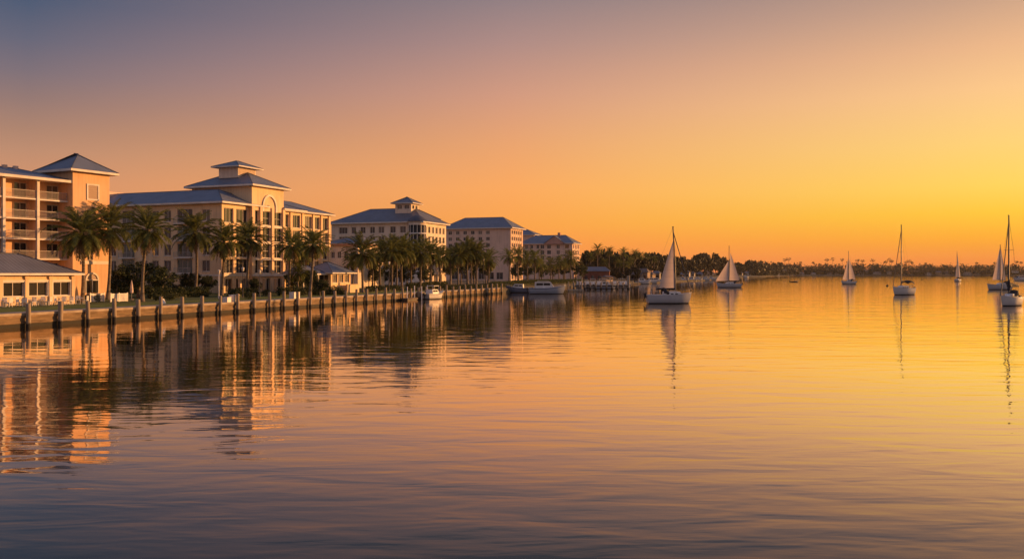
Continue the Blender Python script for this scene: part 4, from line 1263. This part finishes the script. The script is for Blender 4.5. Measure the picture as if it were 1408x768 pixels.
    if bimini:
        bi = MB(); bx0, bx1 = c0 - 1.5, c0 + .7
        rings = []
        for k in range(7):
            t = k / 6; x = bx0 + (bx1 - bx0) * t; z = fb + 1.35 + .38 * math.sin(PI * t) + .12 * t
            rings.append([(x, B_ * .44, z - .45), (x, B_ * .36, z), (x, 0, z + .12), (x, -B_ * .36, z), (x, -B_ * .44, z - .45)])
        bi.loft(rings); bio = bi.build('bimini', M['dark_canvas'], o)
        bf = MB()
        for x in (bx0 + .2, bx1 - .2):
            for sg in (1, -1): bf.tube([(x * .7 + (bx0 + bx1) * .15, sg * B_ * .42, fb), (x, sg * B_ * .38, fb + 1.45)], .02, 5)
        bf.build('bimini_frame', M['rail'], bio)
    return o

# 1: the largest, bow to the right
sailboat('large white sailboat under mainsail only, nearest the marina', 919.5, 143, R(4), 7.6, 2.5, 1.35, 12.5, 1.05, main=[(.98, 2.5), (-1.6, 2.5), (.72, 10.2)], boom=(2.32, 3.1), lean=.35, hullmat='hull_grey')
# 2: two sails, bow to the left
sailboat('two sailed sailboat second in size, sailing towards the far trees', 1002.5, 300, R(176), 8.6, 2.7, 1.2, 14.2, .0, main=[(-.1, 2.4), (-3.4, 2.4), (-.4, 12.0)], jib=[(4.6, 2.2), (.25, 2.3), (.2, 9.2)], boom=(2.3, 3.5), hullmat='hull_grey', forestay=False)
# 3
sailboat('small two sailed sailboat midway across the open bay', 1167, 387, R(170), 6.4, 2.4, 1.2, 14.6, .1, main=[(-.1, 2.0), (-2.8, 2.0), (-.2, 11.4)], jib=[(2.6, 2.0), (.3, 2.0), (.2, 11.2)], boom=(1.9, 2.9), hullmat='hull_white', forestay=False)
# 4
sailboat('bare masted white sailboat with dark cockpit canopy', 1242, 200, R(203), 6.4, 2.2, 1.45, 15.9, .6, boom=(3.0, 2.4), bimini=True, dodger=False)
# 5
sailboat('tiny sailboat with one narrow sail, closest to the far shore', 1316, 500, R(215), 6.4, 2.4, 1.1, 17.4, .1, main=[(-.05, 2.6), (-3.6, 2.6), (-.1, 16.5)], jib=[(2.2, 2.6), (.1, 2.6), (.1, 11.5)], boom=(2.4, 2.6), hullmat='hull_grey', forestay=False)
# 6
sailboat('two sailed grey sailboat partly behind the dark furled boat', 1374, 261, R(184), 7.6, 2.5, 1.35, 13.3, -.3, main=[(-.4, 2.9), (-2.0, 2.9), (-.35, 12.9)], jib=[(2.2, 2.9), (-.1, 2.9), (-.25, 12.6)], boom=(2.7, 1.9), hullmat='hull_grey', forestay=False)
# 7
sailboat('white sailboat with dark furled sail and tall bare mast, at the right edge', 1389, 133, R(210), 5.0, 2.0, 1.2, 13.7, .35, boom=(2.9, 2.6), furled=True, bimini=False)

def motorboat(label, px, Y, heading, L_, B_, fb, hullmat='hull_white', cabin=(.0, .35, 1.1), top=None, group=None, name='motor_boat', cabmat='white_paint', bot=True):
    o = thing(name, label, 'motor boat', pos(px, Y, 0), heading, group)
    hm, deck = hull(L_, B_, fb, .35, hullmat, transom=.9, raked=.7)
    hm.build('hull', M[hullmat], o)
    if cabin:
        x0, x1, h = cabin[0] * L_, cabin[1] * L_, cabin[2]
        w_ = B_ * .38
        c_ = MB(); rings = []
        for x, z in ((x0, fb), (x0 + .1, fb + h), (x1 - h * .7, fb + h), (x1, fb + .05)):
            rings.append([(x, w_ * 1.05, fb - .1), (x, w_ * .9, z), (x, -w_ * .9, z), (x, -w_ * 1.05, fb - .1)])
        c_.loft(rings, 0, False, False); c_.quad(rings[0]); co = c_.build('cabin', M[cabmat], o)
        for sg in (1, -1):
            g_ = MB()
            y_ = sg * w_ * .985
            for k in range(2):
                xa = x0 + .25 + k * (x1 - x0 - h * .7 - .2) / 2; xb = xa + (x1 - x0 - h * .7 - .2) / 2 - .12
                g_.box(xa, xb, min(y_, y_ - sg * .1), max(y_, y_ + sg * .015), fb + h * .45, fb + h * .82)
            g_.build('cabin_window', M['glass'], co)
        ws = MB(); a = (x1 - h * .62, fb + h * .93); b_ = (x1 - h * .2, fb + h * .35)
        ws.quad([(a[0] + .02, w_ * .8, a[1] + .02), (b_[0] + .02, w_ * .85, b_[1] + .02), (b_[0] + .02, -w_ * .85, b_[1] + .02), (a[0] + .02, -w_ * .8, a[1] + .02)]); ws.build('windscreen', M['glass'], co)
    if top:
        x0, x1, z = top[0] * L_, top[1] * L_, fb + top[2]
        t_ = MB(); t_.box(x0, x1, -B_ * .38, B_ * .38, z, z + .08); to = t_.build('hard_top', M['white_paint'], o)
        p_ = MB()
        for x in (x0 + .1, x1 - .1):
            for y_ in (-B_ * .34, B_ * .34): p_.tube([(x, y_, fb), (x, y_, z)], .03, 5)
        p_.tube([(x0 + .2, 0, z), (x0 + .1, 0, z + 1.2)], .015, 4)
        p_.build('top_frame', M['rail'], to)
    mo = MB(); x = -L_ / 2 - .2
    mo.box(x - .2, x + .16, -.2, .2, fb * .7, fb * .7 + .55); mo.tube([(x, 0, fb * .7), (x, 0, -.4)], .08, 6); mo.build('outboard_motor', M['black_plastic'], o)
    for k in (0, 2):
        rl = MB()
        rl.tube([(deck[i][k][0], deck[i][k][1] * .9, deck[i][k][2] + .4) for i in range(8, 15)], .02, 5)
        for i in (8, 10, 12, 14): rl.tube([(deck[i][k][0], deck[i][k][1] * .9, deck[i][k][2]), (deck[i][k][0], deck[i][k][1] * .9, deck[i][k][2] + .4)], .018, 4)
        rl.build('guard_rail', M['rail'], o)
        rr_ = MB(); rr_.tube([(d[k][0], d[k][1] * 1.01, d[k][2] - .1) for d in deck], .06, 6); rr_.build('rub_rail', M['blue_paint'], o)
    return o

p = wp(wall_s(596), -2.0)
motorboat('white open motorboat moored against the seawall pilings', 597, p.y - 5, R(60), 6.0, 2.1, 1.0, cabin=(-.28, .12, .85), top=(-.2, .08, 1.5))
motorboat('large blue grey cabin cruiser moored past the end of the seawall', 752, 208, R(4), 9.0, 3.0, 1.35, 'hull_bluegrey', cabin=(-.32, .2, 1.5), top=(-.25, .05, 1.6), cabmat='white_paint')
motorboat('dark blue hulled cruiser moored behind the blue grey one', 713, 222, R(172), 6.6, 2.6, 1.15, 'hull_blue', cabin=(-.2, .25, 1.0))
motorboat('white motor cruiser cut off by the right edge, near the far shore', 1402, 560, R(185), 8.6, 3.0, 1.4, 'hull_white', cabin=(-.3, .25, 1.5), top=(-.3, .1, 1.9))
sk = motorboat('low dark skiff drifting alone in the open bay', 1092, 470, R(8), 4.6, 1.5, .45, 'hull_dark', cabin=None)

# marina docks: a pier with pilings, boats around it
pr = thing('pier', 'dark wooden marina pier on pilings reaching out before the palms', 'pier', pos(788, 268, 0), R(2))
PL = at(869, 262) - at(788, 268)
d_ = MB(); d_.box(0, PL, -.9, .9, .95, 1.15); d_.box(0, PL, -.95, -.9, .7, 1.16); d_.build('deck', M['dock_wood'], pr)
for k in range(11):
    x = .2 + k * (PL - .4) / 10
    for y_ in (-1.05, 1.05):
        q = MB(); q.tube([(x, y_, -1.5), (x, y_, rnd.uniform(1.9, 2.6) if k < 10 else 4.2)], .17 if k < 10 else .26, 8); q.build('piling', M['piling'], pr)
pr2 = thing('pier', 'short floating dock between the cruiser and the marina pier', 'pier', pos(781, 236, 0), R(4))
d_ = MB(); d_.box(0, 4.2, -.8, .8, .15, .6); d_.build('deck', M['concrete'], pr2)
for x in (.3, 3.9):
    q = MB(); q.tube([(x, 1.0, -1.5), (x, 1.0, 2.6)], .16, 8); q.build('piling', M['piling'], pr2)
pr3 = thing('pier', 'low back pier of the marina along the shore', 'pier', pos(792, 302, 0), R(8))
d_ = MB(); d_.box(0, 22, -.7, .7, 1.0, 1.2); d_.build('deck', M['dock_wood'], pr3)
for k in range(12):
    q = MB(); q.tube([(k * 2, -.8, -1.5), (k * 2, -.8, rnd.uniform(2.0, 3.2))], .15, 7); q.build('piling', M['piling'], pr3)
mb_boats = [(797, 288, 80, 5.6, 'white'), (806, 290, 95, 6.0, 'grey'), (815, 286, 88, 5.4, 'white'), (824, 292, 92, 6.4, 'white'), (833, 276, 5, 7.0, 'bluegrey'), (846, 296, 85, 6.0, 'white'), (854, 290, 100, 5.6, 'grey'), (862, 300, 90, 5.8, 'white')]
for i, (px, Y, hd, L_, hc) in enumerate(mb_boats):
    motorboat('motorboat berthed at the marina pier, %s from the left' % nth(i + 1), px, Y, R(hd), L_, 2.3, 1.15, 'hull_' + hc, cabin=(-.2, .2, 1.1), top=(-.25, .1, 1.9) if i % 2 == 0 else None, group='motorboats berthed in the marina')
fb_ = [(884, 400), (893, 420), (903, 440), (914, 455), (940, 520), (950, 545), (960, 560), (969, 580), (979, 610), (1012, 780), (1026, 850)]
for i, (px, Y) in enumerate(fb_):
    motorboat('white boat moored under the shore houses, %s from the marina' % nth(i + 1), px, Y - 6, R(rnd.uniform(-20, 20) + (180 if i % 2 else 0)), rnd.uniform(5.5, 7.5), 2.4, 1.1, 'hull_white', cabin=(-.25, .2, 1.5), top=(-.2, .1, 2.1) if i % 2 else None, group='boats moored under the shore houses')

# slim white berth posts and small float by the wall
for i, px in enumerate((551, 561, 571, 579)):
    p = wp(wall_s(px), -1.3)
    q = MB(); q.tube([(0, 0, -1.5), (0, 0, 2.5 + .15 * (i % 2))], .085, 8)
    o = q.build('berth_post', M['white_paint'], None, (p.x, p.y, 0)); tag(o, 'slim white berth post standing left of the motorboat at the wall, %s from the left' % nth(i + 1), 'post', 'slim white berth posts')
fd = thing('floating_dock', 'small dark floating dock against the seawall between white posts', 'dock', wp(wall_s(556), -1.1), WR)
q = MB(); q.box(-2.2, 2.4, -.55, .5, .1, .45); q.build('deck', M['dock_wood'], fd)
q = MB(); q.box(-2.0, 2.2, -.45, .4, -.25, .1); q.build('float', M['black_plastic'], fd)

# buoys
for px, Y, lb in ((1220, 330, 'small dark mooring buoy left of the bare masted sailboat'), (1268, 640, 'tiny dark buoy far out between the bare masted sailboat and the tiny one'), (1337, 900, 'tiny dark buoy near the far shore left of the grey sailboat')):
    q = MB(); k = 1.0 if Y < 400 else 1.6
    q.tube([(0, 0, -.3), (0, 0, -.1), (0, 0, .25), (0, 0, .5), (0, 0, .55), (0, 0, 1.0)], [.25 * k, .45 * k, .45 * k, .2 * k, .06, .05], 10)
    o = q.build('buoy', M['dark_canvas'], None, pos(px, Y, 0)); tag(o, lb, 'buoy')

# ------------------------------------------------------------------ houses of the far shore
def house(label, px, Y, rz, wx, wy, h, rh, wallm, roofm, group, gz=1.2, name='house'):
    o = thing(name, label, 'house', pos(px, Y, gz), rz, group)
    q = MB(); q.box(-wx / 2, wx / 2, -wy / 2, wy / 2, -.5, h); q.build('wall', M[wallm], o)
    r_ = MB(); x0, x1, y0, y1 = -wx / 2 - .5, wx / 2 + .5, -wy / 2 - .5, wy / 2 + .5
    A, B_ = (x0 + wy * .3, 0, h + rh), (x1 - wy * .3, 0, h + rh)
    for fc in ([(x0, y0, h), (x1, y0, h), B_, A], [(x1, y1, h), (x0, y1, h), A, B_], [(x1, y0, h), (x1, y1, h), B_], [(x0, y1, h), (x0, y0, h), A]):
        r_.quad(fc, 0, [(v_[0] * .8, v_[1]) for v_ in fc])
    r_.quad([(x0, y0, h - .02), (x1, y0, h - .02), (x1, y1, h - .02), (x0, y1, h - .02)], 0, [(0.1, 0.1)] * 4)
    r_.build('roof', M[roofm], o)
    nw = max(2, int(wx / 3))
    for k in range(nw):
        x = -wx / 2 + wx * (k + .5) / nw
        q = MB(); q.box(x - .7, x + .7, -wy / 2 - .06, -wy / 2 - .003, 1.0, min(h - .4, 2.6)); wo = q.build('window', M['glass'], o)
        q = MB(); q.box(x - .8, x + .8, -wy / 2 - .09, -wy / 2 - .003, .85, .99); q.build('sill', M['trim'], wo)
    return o
house('long low red building with grey roof behind the marina docks', 820, 400, R(-8), 12, 8, 4.6, 2.0, 'red_wall', 'roof_grey', None)
house('small pale boathouse on the shore right of the red building', 835, 372, R(30), 3.6, 3.2, 2.0, .8, 'stucco_cream', 'roof_brown', None)
hs = []
for i, px in enumerate([877, 884, 893, 902, 910, 919, 934, 943, 951, 960, 970, 978, 992, 1003, 1016, 1027, 1036, 1046]):
    Yc = 405 + max(0, px - 880) ** 1.25 * 1.35
    house('small waterfront house under the shoreline trees, %s from the marina' % nth(i + 1), px, Yc + rnd.uniform(8, 22), R(rnd.uniform(-35, 35)), rnd.uniform(4.2, 6.5) * (1 + max(0, px - 900) / 300), 5, rnd.uniform(2.4, 4.2), rnd.uniform(1.3, 2.2),
          rnd.choice(['shore_white', 'shore_tan', 'shore_grey']), rnd.choice(['roof_grey', 'roof_brown']), 'waterfront houses beyond the marina')
for i, px in enumerate([1068, 1078, 1092, 1100, 1118, 1128, 1141, 1150, 1182, 1190, 1206, 1222, 1262, 1276, 1290, 1301, 1330, 1345, 1395]):
    Y = 1130 + max(0, min(1, (px - 1040) / 70)) * 395 + rnd.uniform(-2, 10)
    house('little pale house on the far shore, %s from the left' % nth(i + 1), px, Y + rnd.uniform(0, 5), R(rnd.uniform(-30, 30)), rnd.uniform(6, 13), 7, rnd.uniform(2.6, 4.2), rnd.uniform(1.2, 2.0),
          rnd.choice(['shore_white', 'shore_tan', 'shore_grey']), rnd.choice(['roof_grey', 'roof_brown']), 'pale houses on the far shore', gz=rnd.choice([1.2, 2.5, 5.5]))

# ------------------------------------------------------------------ terrace furniture and small lawn things
def chair_proto():
    o = thing('patio_chair', 'x', 'chair')
    q = MB(); q.box(-.24, .24, -.24, .24, .42, .48); q.build('seat', M['white_paint'], o)
    q = MB()
    for k in range(4): q.box(-.24 + k * .13, -.15 + k * .13, .22, .26, .48, .92)
    q.box(-.24, .24, .215, .265, .88, .96); q.build('backrest', M['white_paint'], o)
    for x in (-.21, .21):
        for y_ in (-.21, .21):
            q = MB(); q.box(x - .025, x + .025, y_ - .025, y_ + .025, 0, .42); q.build('leg', M['white_paint'], o)
    return o
def table_proto():
    o = thing('patio_table', 'x', 'table')
    q = MB(); q.tube([(0, 0, .70), (0, 0, .745)], .48, 20); q.build('tabletop', M['white_paint'], o)
    q = MB(); q.tube([(0, 0, 0), (0, 0, .7)], .05, 8); q.build('pedestal', M['rail'], o)
    q = MB(); q.tube([(0, 0, 0), (0, 0, .04)], .26, 14); q.build('base', M['rail'], o)
    return o
ch0, tb0 = chair_proto(), table_proto()
fr = Matrix.Rotation(R(63), 4, 'Z')
pv_o = pos(102, 104.5)
U1 = Vector((math.sin(R(27)), math.cos(R(27)), 0)); N1 = Vector((math.cos(R(27)), -math.sin(R(27)), 0))
first = [True, True]; nc = 0
for t in range(5):
    c_ = pv_o - U1 * (1.0 + t * 2.3) + N1 * (2.2 + .5 * (t % 2))
    gz = 1.34 + .0
    lb = 'round white patio table before the restaurant windows, %s from the tower' % nth(t + 1)
    if first[0]: tb0.location = (c_.x, c_.y, gz); tb0['label'] = lb; tb0['group'] = 'patio tables'; first[0] = False
    else: dup(tb0, (c_.x, c_.y, gz), 0, lb, 'patio tables')
    seats = {k: c_ + Vector((math.cos(k * 2.1 + t), math.sin(k * 2.1 + t), 0)) * .78 for k in range(3)}
    for k in range(3):
        w_ = k * 2.1 + t
        q = c_ + Vector((math.cos(w_), math.sin(w_), 0)) * .78
        nc += 1
        lb = 'white slatted patio chair at the %s table from the tower, %s' % (nth(t + 1), ('its left seat', 'its middle seat', 'its right seat')[sorted(seats, key=lambda z: seats[z].x / seats[z].y).index(k)])
        if first[1]: ch0.location = (q.x, q.y, gz); ch0.rotation_euler = (0, 0, w_ - PI / 2); ch0['label'] = lb; ch0['group'] = 'patio chairs'; first[1] = False
        else: dup(ch0, (q.x, q.y, gz), w_ - PI / 2, lb, 'patio chairs')

def low_fence(label, px0, Y0, px1, Y1, h=1.1):
    a, b_ = pos(px0, Y0), pos(px1, Y1); L_ = (b_ - a).length; d = b_ - a
    o = thing('low_fence', label, 'fence', (a.x, a.y, ground_z(px0, Y0) - .05), math.atan2(d.y, d.x))
    q = MB(); x = .1
    while x < L_ - .1: q.box(x, x + .11, -.02, .02, .1, h - .1); x += .15
    q.build('pickets', M['white_paint'], o)
    q = MB(); q.box(0, L_, -.04, .04, h - .12, h); q.box(0, L_, -.035, .035, .1, .2); q.build('fence_rail', M['white_paint'], o)
    for x in (0, L_ / 2, L_):
        q = MB(); q.box(x - .06, x + .06, -.06, .06, -.2, h + .1); q.build('post', M['white_paint'], o)
low_fence('white picket fence by the right hand corner of the orange tower', 152, 110, 175, 113)
low_fence('white picket fence under the arched window of the orange tower', 124, 109, 143, 111)

um = thing('patio_umbrella', 'closed pale pink patio umbrella under the dark round tree', 'umbrella', pos(181, 118, 1.35))
q = MB(); q.tube([(0, 0, 0), (0, 0, 2.7)], .03, 6); q.build('pole', M['rail'], um)
q = MB(); q.tube([(0, 0, .95), (0, 0, 1.3), (0, 0, 2.1), (0, 0, 2.65)], [.2, .22, .13, .03], 12); q.build('canopy', M['canvas_pale'], um)
q = MB(); q.tube([(0, 0, 0), (0, 0, .1)], .28, 12); q.build('base', M['concrete'], um)

def lamp_post(label, px, Y, h, first=None):
    o = thing('lamp_post', label, 'lamp post', pos(px, Y, ground_z(px, Y) - .05), 0, 'lamp posts on the promenade')
    q = MB(); q.tube([(0, 0, 0), (0, 0, .5), (0, 0, .55), (0, 0, h)], [.12, .1, .06, .05], 8); q.build('pole', M['white_paint' if px == 301 else 'rigging'], o)
    q = MB(); q.tube([(0, 0, h), (0, 0, h + .1), (0, 0, h + .4), (0, 0, h + .5), (0, 0, h + .6)], [.08, .16, .2, .22, .02], 10); q.build('lantern', M['trim'], o)
for i, (px, Y, h, lb) in enumerate(((301, 126, 3.6, 'slim white lamp post before the corner of the cream hotel'), (334, 130, 4.0, 'lamp post before the left bays of the arched tower block'),
                                  (357, 134, 3.6, 'lamp post before the middle of the arched tower block'), (535, 172, 5.4, 'tall lamp post in the palm grove'), (665, 226, 6.0, 'lamp post before the plain block, near the end of the wall'))):
    lamp_post(lb, px, Y, h)

def dock_box(label, px, Y, wx, h):
    o = thing('dock_box', label, 'box', pos(px, Y, ground_z(px, Y)), WR)
    q = MB(); q.box(-wx / 2, wx / 2, -.35, .35, 0, h); q.build('body', M['white_paint'], o)
    q = MB(); q.box(-wx / 2 - .03, wx / 2 + .03, -.38, .38, h, h + .08); q.build('lid', M['white_paint'], o)
p = wp(wall_s(312), 1.6); dock_box('small pale dock box on the promenade before the arched tower block', 312, p.y, .8, .6)
p = wp(wall_s(322), 1.8); dock_box('larger pale dock box on the promenade, right of the small one', 322, p.y, 1.2, .85)
p = wp(wall_s(406), 2.6); dock_box('wide pale dock box on the promenade before the cream hotel right wing', 405, p.y, 1.7, .9)
sg_ = thing('lawn_sign', 'small white board tilted on the lawn right of the leaning palm', 'sign', pos(226, 100, ground_z(226, 100)), R(70))
q = MB(); q.quad([(-.28, 0, .2), (.28, 0, .2), (.28, .3, .75), (-.28, .3, .75)]); q.quad([(-.28, .02, .19), (.28, .02, .19), (.28, .32, .74), (-.28, .32, .74)]); q.build('board', M['white_paint'], sg_)
q = MB(); q.tube([(-.2, .15, -.1), (-.2, .15, .5)], .02, 5); q.tube([(.2, .15, -.1), (.2, .15, .5)], .02, 5); q.build('stake', M['rail'], sg_)

# ------------------------------------------------------------------ evening air over the bay
q = MB(); q.box(-1600, 3800, -600, 2700, -3.5, 60)
hz = q.build('haze', None)
hz.data.materials.clear()
hm_ = bpy.data.materials.new('haze'); hm_.use_nodes = True
hm_.node_tree.nodes.clear()
ho = hm_.node_tree.nodes.new('ShaderNodeOutputMaterial'); hv = hm_.node_tree.nodes.new('ShaderNodeVolumePrincipled')
hv.inputs['Color'].default_value = (0.95, 0.90, 0.86, 1); hv.inputs['Density'].default_value = 0.000035; hv.inputs['Anisotropy'].default_value = 0.3
hm_.node_tree.links.new(hv.outputs[0], ho.inputs['Volume'])
hz.data.materials.append(hm_)
hz['kind'] = 'stuff'
hz['label'] = 'warm evening haze over the bay'
